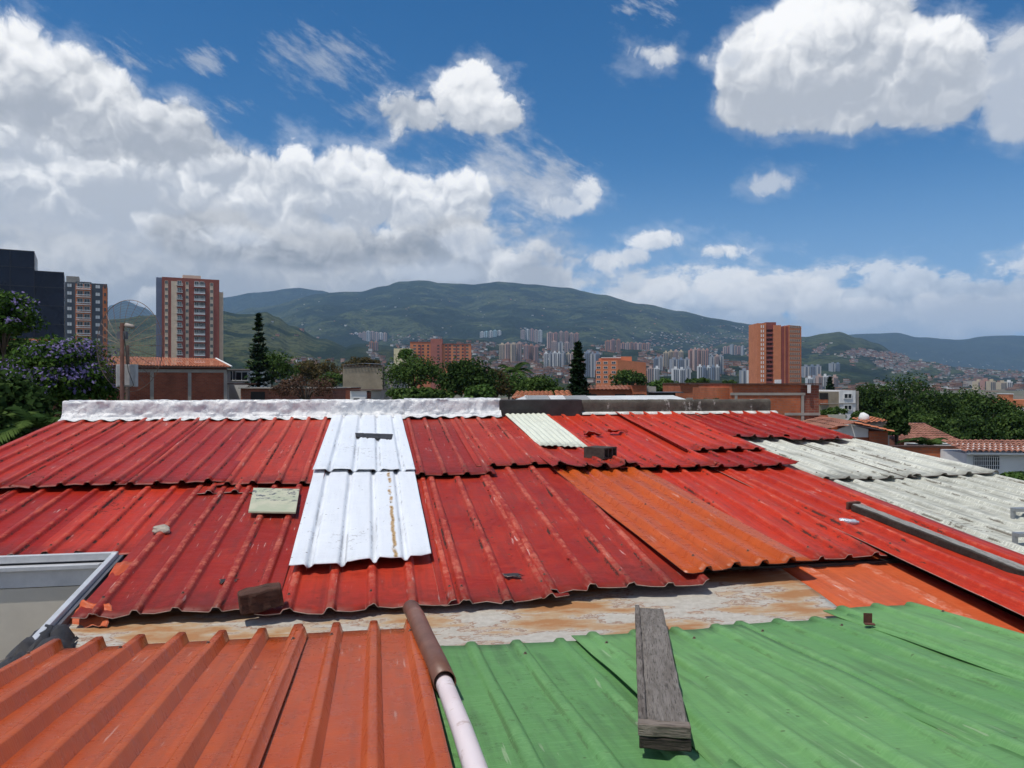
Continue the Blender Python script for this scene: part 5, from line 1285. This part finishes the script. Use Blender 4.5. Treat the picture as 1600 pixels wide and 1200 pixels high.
# houses stepping up the slopes
rng = np.random.default_rng(5)
ZONES = [((575, 760), (538, 592), 600), ((735, 845), (535, 596), 900), ((840, 1010), (540, 600), 900), ((1000, 1190), (520, 590), 1000), ((1090, 1185), (509, 530), 150), ((1255, 1420), (540, 562), 800), ((1330, 1600), (560, 612), 1400), ((1255, 1600), (590, 620), 300), ((610, 690), (522, 545), 110), ((430, 600), (560, 600), 120), ((180, 250), (560, 600), 60), ((400, 1180), (455, 535), 260)]
HM = [plain('hill_house_'+k, c, .9, .2, .2) for k, c in (('brick', (.40, .19, .13)), ('pale', (.52, .47, .41)), ('rose', (.44, .27, .21)), ('grey', (.26, .25, .25)), ('white', (.60, .59, .56)))]
M_HROOF = plain('hill_house_roof', (.30, .17, .12), .9, .3, .2)
house_me = []
for m_ in HM:
    mb = MB().box(-.5, .5, -.5, .5, 0, 1, m=0).box(-.56, .56, -.56, .56, 1, 1.1, m=1)
    for x in (-.28, .05, .3): mb.box(x-.07, x+.07, -.52, -.49, .55, .8, m=2)
    house_me.append(mb.mesh('hill_house', [m_, M_HROOF, M_DKWIN]))
allh = []
def zone_name(px, py):
    if py < 535: return 'high on the mountainside' if px < 1000 else 'high on the slope left of the orange tower'
    for x, n_ in ((300, 'behind the mesh dish'), (540, 'beyond the bare tree'), (615, 'below the small pinkish blocks'), (700, 'beside the red brick slab'), (780, 'right of the red brick slab'), (850, 'among the sand towers'), (905, 'behind the slim pine'), (1010, 'above the orange block'), (1100, 'among the towers right of centre'), (1190, 'left of the orange tower foot'), (1330, 'just right of the orange tower'), (1430, 'on the ridge above the dark trees'), (1520, 'in the valley above the dark trees')):
        if px < x: return n_
    return 'in the valley at the far right'
for (xr, yr, n) in ZONES:
    for i in range(n):
        px = rng.uniform(*xr); f = rng.uniform(0, 1); py = yr[0]+(yr[1]-yr[0])*f
        if xr[0] == 1330: py = yr[0]+(px-1330)*.13+rng.normal(0, 7)
        if xr[0] == 1255 and yr[0] == 540: py = 543+(px-1255)*.10+rng.normal(0, 3.5)
        if fbm(px*.03, py*.09, xr[0]*.1, 2) < -.08: continue
        d = hit(px, py)
        if not d: continue
        allh.append((px, py, d, rng.integers(0, 5), rng.uniform(6, 11), rng.uniform(5, 10), rng.uniform(-.6, .6), zone_name(px, py)))
allh.sort(key=lambda h: -h[4]/h[2])
def hh_mat(h):
    px, py, d, k, w, hh, r = h[:7]; k_ = d/FPX
    return Matrix.Translation(((px-800)*k_, d, CAM_Z+(600-py)*k_-4)) @ Matrix.Rotation(r, 4, 'Z') @ Matrix.Diagonal((w, w, hh, 1))
for h in allh[:290]:
    o = link('hill_house', house_me[h[3]]); o.matrix_world = hh_mat(h)
    cn = ('brick', 'pale', 'rose', 'grey', 'white')[h[3]]
    tag(o, 'tiny %s house %s' % (cn, h[7]), 'house', '%s houses %s' % (cn, h[7]))
mbs = [MB() for _ in HM]
for h in allh[290:]:
    mbs[h[3]].box(-.5, .5, -.5, .5, 0, 1, hh_mat(h), 0).box(-.55, .55, -.55, .55, 1.0, 1.1, hh_mat(h), 1)
mm = MB()
for i, b in enumerate(mbs): mm.add(b.v, b.f); mm.mi[-len(b.f):] = [i if x == 0 else 5 for x in b.mi]
tag(mm.build('hillside_housing', HM+[M_HROOF]), 'dense mass of small houses on the far slopes', 'houses', kind='stuff')

# ------------------------------------------------------------------ foliage
def leaf_mat(name, dark, mid, light, extra=None, trans=.32):
    m = bpy.data.materials.new(name); m.use_nodes = True; t = NT(m.node_tree); t.n.clear()
    a = t.attr('lf'); p = geo_pos(t); n = t.noise(p, .9, 3, .6)
    f = a*.75 + (n-.5)*.9 + .12
    col = t.mix(t.ss(f, .1, .55), dark, mid); col = t.mix(t.ss(f, .55, 1.0), col, light)
    if extra: col = t.mix(t.ss(t.attr('fl'), .4, .6), col, extra)
    d = t.node('ShaderNodeBsdfDiffuse'); t.put(d.inputs[0], col)
    tr = t.node('ShaderNodeBsdfTranslucent'); t.put(tr.inputs[0], col)
    mx = t.node('ShaderNodeMixShader'); mx.inputs[0].default_value = trans; t.l.new(d.outputs[0], mx.inputs[1]); t.l.new(tr.outputs[0], mx.inputs[2])
    o = t.node('ShaderNodeOutputMaterial'); t.l.new(mx.outputs[0], o.inputs[0]); return m
L_DARK = leaf_mat('dark_green_leaves', (0.015, 0.032, 0.011), (0.039, 0.073, 0.022), (0.095, 0.146, 0.041))
L_MID = leaf_mat('mid_green_leaves', (0.022, 0.044, 0.012), (0.061, 0.107, 0.029), (0.134, 0.201, 0.056))
L_BRIGHT = leaf_mat('bright_green_leaves', (0.027, 0.055, 0.015), (0.067, 0.128, 0.032), (0.140, 0.220, 0.061))
L_DRY = leaf_mat('brownish_leaves', (0.043, 0.041, 0.020), (0.091, 0.076, 0.034), (0.171, 0.116, 0.055))
L_TWIG = leaf_mat('reddish_twigs', (0.055, 0.032, 0.024), (0.104, 0.061, 0.044), (0.171, 0.104, 0.067), trans=.1)
L_PINE = leaf_mat('pine_needles', (0.010, 0.022, 0.011), (0.021, 0.041, 0.018), (0.043, 0.073, 0.029), trans=.1)
L_JAC = leaf_mat('jacaranda_leaves', (0.022, 0.049, 0.012), (0.055, 0.110, 0.024), (0.122, 0.195, 0.043), extra=(.24, .20, .40))
L_PALM = leaf_mat('palm_leaves', (0.015, 0.034, 0.012), (0.037, 0.073, 0.022), (0.104, 0.159, 0.043))
M_BARK = plain('bark', (.075, .058, .045), .95, .4, 3, bump=.6, bscale=15)
def leaves(name, C, N, size, m, parent, seed, elong=1.6, fl=None, up_bias=.4, cup=0.0):
    """C centres (n,3), N outward normals: one small four-sided leaf clump per centre, in one mesh"""
    rg = np.random.default_rng(seed); n = len(C)
    nv = N + rg.normal(0, .55, (n, 3)); nv[:, 2] += up_bias; nv /= np.linalg.norm(nv, axis=1)[:, None]+1e-9
    a = rg.normal(0, 1, (n, 3)); a -= nv*(a*nv).sum(1)[:, None]; a /= np.linalg.norm(a, axis=1)[:, None]+1e-9
    b = np.cross(nv, a)
    s = size*rg.uniform(.55, 1.35, n)[:, None]
    V = np.stack([C+a*s*elong*.5, C+b*s*.5-nv*s*.12, C-a*s*elong*.5, C-b*s*.5-nv*s*.12], 1).reshape(-1, 3)
    me = bpy.data.meshes.new(name)
    me.vertices.add(4*n); me.vertices.foreach_set('co', V.astype(np.float32).ravel())
    me.loops.add(4*n); me.loops.foreach_set('vertex_index', np.arange(4*n, dtype=np.int32))
    me.polygons.add(n); me.polygons.foreach_set('loop_start', np.arange(0, 4*n, 4, dtype=np.int32))
    me.update(calc_edges=True); me.materials.append(m)
    at_ = me.attributes.new('lf', 'FLOAT', 'POINT'); at_.data.foreach_set('value', np.repeat(rg.uniform(0, 1, n), 4).astype(np.float32))
    if fl is not None:
        at_ = me.attributes.new('fl', 'FLOAT', 'POINT'); at_.data.foreach_set('value', np.repeat(fl, 4).astype(np.float32))
    return link(name, me, parent)
def lobes(rg, c, r, n, lobe, shell=.55):
    """lobe centres through an ellipsoid crown"""
    out = []
    while len(out) < n:
        v = rg.normal(0, 1, 3); v /= np.linalg.norm(v)
        if v[2] < -.55: continue
        k = rg.uniform(shell, 1.0)
        out.append(c+v*r*k*(1-lobe*.6))
    return np.array(out)
def tree(name, label, px, hw, pt, pb, d, m, seed, cat='tree', group=None, nl=26, per=110, size=None, lobe=.34, zbase=0.0, fl=None, spread=1.0, trunk=True, depth=1.0):
    k = d/FPX; rg = np.random.default_rng(seed)
    o = thing(name, label, cat, ((px-800)*k, d, zbase), 0, group)
    zc = CAM_Z+(600-(pt+pb)/2)*k-zbase; r = np.array([hw*k, hw*k*.85*depth, (pb-pt)/2*k]); c = np.array([0, 0, zc])
    size = size or max(.16, 2.6*k)
    Lc = lobes(rg, c, r, nl, lobe)
    Cs, Ns, Fs = [], [], []
    for i, lc in enumerate(Lc):
        lr = r.min()*lobe*rg.uniform(.75, 1.5)*1.25
        v = rg.normal(0, 1, (per, 3)); v /= np.linalg.norm(v, axis=1)[:, None]
        v = v[v[:, 2] > -.75]
        rad = lr*rg.uniform(.62, 1.12, (len(v), 1))
        Cs.append(lc+v*rad*np.array([1.15, 1.15, .8])); Ns.append(v)
        if fl: Fs.append((rg.uniform(0, 1, len(v)) < fl*rg.choice([0, .3, 1, 2.2])).astype(float)*(v[:, 2] > -.1))
    leaves('crown', np.concatenate(Cs), np.concatenate(Ns), size, m, o, seed, fl=np.concatenate(Fs) if fl else None)
    if trunk:
        tr = max(.09, r[0]*.05); zt = zc-r[2]*.35
        mb = MB().tube([(0, 0, 0), (tr*.6, 0, zt*.5), (0, tr*.5, zt), (0, 0, zc+r[2]*.2)], [tr*1.25, tr, tr*.8, tr*.35], 8)
        for i in rg.choice(len(Lc), min(9, len(Lc)), replace=False):
            e = Vector(Lc[i]); mb.tube([(0, 0, zt*.92), (e*.5+Vector((0, 0, zt*.52))), e], [tr*.55, tr*.35, tr*.12], 5)
        mb.build('trunk', M_BARK, o, True)
    return o
def norfolk(label, px, pt, pb, hw, d, seed, tiers, dense, size):
    k = d/FPX; rg = np.random.default_rng(seed); zt = CAM_Z+(600-pt)*k; zb = CAM_Z+(600-pb)*k
    o = thing('norfolk_pine', label, 'tree', ((px-800)*k, d, 0))
    mb = MB().tube([(0, 0, 0), (0, 0, zb), (.03, 0, (zb+zt)/2), (0, 0, zt)], [.2, .16, .09, .02], 8)
    Cs, Ns = [], []
    for i in range(tiers):
        f = i/(tiers-1); z = zb+(zt-zb)*(f+rg.uniform(-.012, .012)); L = hw*k*(1-f)**.75*(.7+.5*rg.uniform())+.06
        nb = dense
        for j in range(nb):
            w = 2*math.pi*(j+rg.uniform(-.25, .25))/nb+i*.7; Lj = L*rg.uniform(.8, 1.1)
            dr = np.array([math.cos(w), math.sin(w), 0]); n = max(5, int(Lj/size*3.2))
            ts = rg.uniform(.06, 1, n); P = dr*(ts*Lj)[:, None]; P[:, 2] = z+.16*Lj*ts**2*1.2-.10*Lj*np.sin(ts*3.1)
            side = np.array([-dr[1], dr[0], 0]); P += side*(rg.normal(0, .09*Lj, n)*(1.1-ts*.5))[:, None]; P[:, 2] += rg.normal(0, size*.16, n)
            Cs.append(P); Ns.append(np.tile(np.array([0, 0, 1.0]), (n, 1))+dr*.2)
            mb.tube([(0, 0, z), tuple(dr*Lj*.5+np.array([0, 0, z-.08*Lj])), tuple(dr*Lj+np.array([0, 0, z+.15*Lj]))], [.03, .018, .006], 4)
    leaves('crown', np.concatenate(Cs), np.concatenate(Ns), size, L_PINE, o, seed, elong=2.2)
    mb.build('trunk', M_BARK, o, True); return o
def palm(name, label, p, fronds, L, m, seed, rise=.6, cat='palm', trunk_h=None, group=None):
    rg = np.random.default_rng(seed); o = thing(name, label, cat, (p.x, p.y, 0), 0, group)
    base = Vector((0, 0, p.z))
    for i in range(fronds):
        w = 2*math.pi*i/fronds+rg.uniform(-.3, .3); el_ = rg.uniform(.2, 1.1)*rise; l = L*rg.uniform(.75, 1.1)
        dx = Vector((math.cos(w), math.sin(w), 0)); pts = []
        for j in range(13):
            s = j/12; pts.append(base+dx*l*(s*math.cos(el_)+.05)+Vector((0, 0, l*(math.sin(el_)*s*1.3-.75*s*s))))
        mb = MB().tube(pts[::2], [.02, .018, .015, .012, .009, .006, .003], 4); side = dx.cross(Vector((0, 0, 1)))
        for j in range(1, 13):
            for q in (0, .5):
                a = pts[j-1].lerp(pts[j], q); s = (j-1+q)/12; ll = l*.30*math.sin(math.pi*min(1, .12+s*.85))
                tdir = (pts[j]-pts[j-1]).normalized()
                for sg in (-1, 1):
                    t_ = (side*sg+tdir*.55+Vector((0, 0, -.28+rg.uniform(-.12, .12)))).normalized()
                    wv = tdir*l*.021
                    mb.add([a-wv, a+wv, a+t_*ll*.6+wv*.8, a+t_*ll, a+t_*ll*.6-wv*.8], [(0, 1, 2, 3, 4)])
        me = mb.mesh('frond', m); at_ = me.attributes.new('lf', 'FLOAT', 'POINT'); at_.data.foreach_set('value', [float(rg.uniform(0, 1))]*len(me.vertices))
        link('frond', me, o)
    MB().tube([(0, 0, 0), (.04, 0, p.z*.5), (0, 0, p.z)], [.13, .10, .08], 8).build('trunk', M_BARK, o, True)
    return o
# pines
norfolk('tiered norfolk pine with open layers left of centre', 404, 493, 618, 23, 66, 3, 23, 8, .26)
norfolk('slim dense norfolk pine standing right behind the tarred wall', 903, 536, 640, 19, 40, 5, 34, 11, .17)
norfolk('tiny dark pine on the white towers right of the orange tower', 1297, 590, 612, 7, 120, 8, 14, 7, .30)
# trees left to right
tree('broad_tree', 'dark green broad tree touching the tiered pine', 424, 40, 546, 612, 74, L_MID, 11, nl=34, per=120)
tree('bare_tree', 'nearly leafless reddish twiggy tree in front of the brick shed', 478, 62, 586, 632, 46, L_TWIG, 12, nl=60, per=70, size=.07, lobe=.30)
tree('broad_tree', 'brownish green tree behind the bare reddish tree', 490, 48, 560, 612, 105, L_DRY, 13, nl=34)
tree('broad_tree', 'dark low tree right of the bare reddish tree', 520, 24, 582, 612, 88, L_MID, 14, nl=18)
tree('broad_tree', 'dry brown crowned tree peeping over the tan concrete building', 563, 38, 557, 590, 130, L_DRY, 15, nl=26)
tree('broad_tree', 'tall light green tree right of the tan concrete building', 646, 46, 552, 622, 70, L_MID, 16, nl=40, per=120)
tree('broad_tree', 'wispy top of light green leaves over the tall tree by the cream block', 638, 18, 543, 566, 72, L_BRIGHT, 17, nl=14, per=50)
tree('round_tree', 'dense dark round tree in front of the red brick slab', 728, 45, 557, 634, 60, L_DARK, 18, nl=56, per=150, lobe=.26)
tree('clipped_hedge', 'dark green hedge along the foil ridge in front of the tall tree', 655, 58, 601, 640, 42, L_MID, 19, cat='hedge', nl=44, per=110, size=.14)
tree('bright_bush', 'bright green bush between hedge and round dark tree', 752, 24, 600, 636, 46, L_BRIGHT, 20, cat='bush', nl=22)
tree('broad_tree', 'yellowish thin tree right of the round dark tree', 775, 26, 575, 632, 66, L_DRY, 21, nl=24, per=70)
palm('banana_palm', 'leafy palm crown standing above the trees right of the round tree', at(802, 582, 74), 15, 2.6, L_PALM, 22, .9)
tree('broad_tree', 'bright green tree under the leafy palm crown', 795, 30, 578, 630, 70, L_BRIGHT, 23, nl=28)
tree('broad_tree', 'mid green spreading tree left of the slim pine', 838, 34, 585, 632, 60, L_MID, 24, nl=32)
tree('low_bush', 'small bush at the foot of the slim pine', 872, 18, 604, 626, 58, L_MID, 25, cat='bush', nl=14)
tree('broad_tree', 'dark green tree in front of the orange brick block', 984, 33, 576, 610, 112, L_MID, 26, nl=30)
tree('broad_tree', 'bright low tree behind the grey flank wall', 1038, 28, 592, 618, 95, L_BRIGHT, 27, nl=24)
tree('broad_tree', 'small tree over the flat roofed brick house', 1090, 22, 590, 604, 140, L_MID, 28, nl=18)
tree('broad_tree', 'small round tree left of the orange tower foot', 1140, 16, 593, 606, 140, L_MID, 29, nl=14)
tree('low_bush', 'dry bush growing on the mossy wall by the brick house', 1108, 26, 622, 634, 30, L_DRY, 30, cat='bush', nl=16, per=60, size=.07, trunk=False, zbase=0)
# dark wood at the right
BT = [(1405, 62, 584, 690, 86, L_DARK, 'tallest dark tree of the wood behind the column cypress'), (1362, 34, 596, 670, 82, L_DARK, 'dark tree beside the white two-storey house'), (1462, 52, 606, 700, 72, L_DARK, 'dark spreading tree behind the brown tile roof'), (1506, 38, 598, 700, 78, L_MID, 'dark tree with a raised top at the middle of the wood'),
      (1548, 48, 615, 705, 66, L_DARK, 'dark tree left of the pinkish house'), (1596, 40, 640, 720, 60, L_MID, 'greener tree at the right edge above the white house'), (1440, 50, 640, 705, 64, L_MID, 'mid green low tree left of the palm'), (1660, 60, 620, 720, 66, L_DARK, 'dark tree mostly outside the right edge'), (1520, 45, 650, 712, 58, L_DARK, 'low dark tree behind the barred white house')]
for i, (px, hw, pt, pb, d, m_, lab) in enumerate(BT): tree('broad_tree', lab, px, hw, pt, pb, d, m_, 40+i, nl=58, per=130, lobe=.27, group='dark trees of the wood at right')
tree('low_bush', 'bush in front of the tan wall of the white house', 1304, 20, 636, 656, 62, L_MID, 51, cat='bush', nl=16)
tree('low_bush', 'dark bush right of the pale garden panel', 1352, 30, 642, 668, 56, L_MID, 52, cat='bush', nl=20)
tree('low_bush', 'yellowish bush on the brick garden wall corner', 1290, 13, 660, 676, 44, L_BRIGHT, 53, cat='bush', nl=10)
tree('column_cypress', 'narrow dark column of foliage beside the gabled house', 1401, 14, 614, 706, 34, L_DARK, 54, nl=60, per=60, size=.13, lobe=.55)
palm('garden_palm', 'palm with arching fronds in front of the brown tile roof', at(1452, 700, 31), 13, 1.5, L_PALM, 55, .9)
palm('garden_palm', 'small palm fronds at the right edge under the white house', at(1592, 752, 19), 12, .75, L_PALM, 56, 1.0)
tree('low_bush', 'yellow green shrub at the right edge under the white house', 1582, 34, 738, 775, 17, L_BRIGHT, 57, cat='bush', nl=30, per=90, size=.07)
tree('low_bush', 'dark shrub between the barred window and the pale sheets', 1552, 22, 740, 770, 21, L_DARK, 58, cat='bush', nl=16, per=80, size=.08)
# jacaranda and garden at the left
tree('jacaranda', 'jacaranda with violet blossom at the left edge', 100, 82, 524, 668, 25, L_JAC, 61, nl=90, per=230, size=.085, lobe=.24, fl=.42)
tree('jacaranda', 'dark jacaranda limb with violet tips above the office block foot', 5, 50, 446, 560, 33, L_JAC, 62, nl=50, per=170, size=.11, lobe=.28, fl=.16)
tree('broad_tree', 'tall dark green tree behind the jacaranda at the left edge', 8, 56, 496, 640, 37, L_DARK, 67, nl=60, per=150, size=.15, lobe=.27)
tree('broad_tree', 'dark green tree low at the left edge', 15, 70, 590, 720, 22, L_DARK, 63, nl=50, per=130, size=.13)
tree('low_bush', 'bright green shrub beside the left end of the red roof', 20, 36, 672, 730, 15, L_BRIGHT, 64, cat='bush', nl=24, per=110, size=.07)
palm('garden_palm', 'dark palm fronds under the jacaranda at left', at(55, 668, 15), 11, 1.1, L_PALM, 65, 1.0)
palm('garden_palm', 'palm rising behind the left end of the foil ridge', at(120, 668, 17), 9, .9, L_PALM, 66, 1.0)

# ------------------------------------------------------------------ haze in the air over the valley
def haze_fn(m):
    t = NT(m.node_tree); t.n.clear()
    v = t.node('ShaderNodeVolumePrincipled'); v.inputs['Color'].default_value = (.44, .69, 1.0, 1); v.inputs['Density'].default_value = HAZE; v.inputs['Anisotropy'].default_value = 0.0
    o = t.node('ShaderNodeOutputMaterial'); t.l.new(v.outputs[0], o.inputs['Volume'])
HAZE = 6.4e-5
M_HAZE = bpy.data.materials.new('valley_haze'); M_HAZE.use_nodes = True; haze_fn(M_HAZE)
hz = tag(MB().box(-26000, 26000, -600, 26500, -30, 1085).build('haze', M_HAZE), 'pale blue haze lying over the valley', 'haze', kind='stuff')
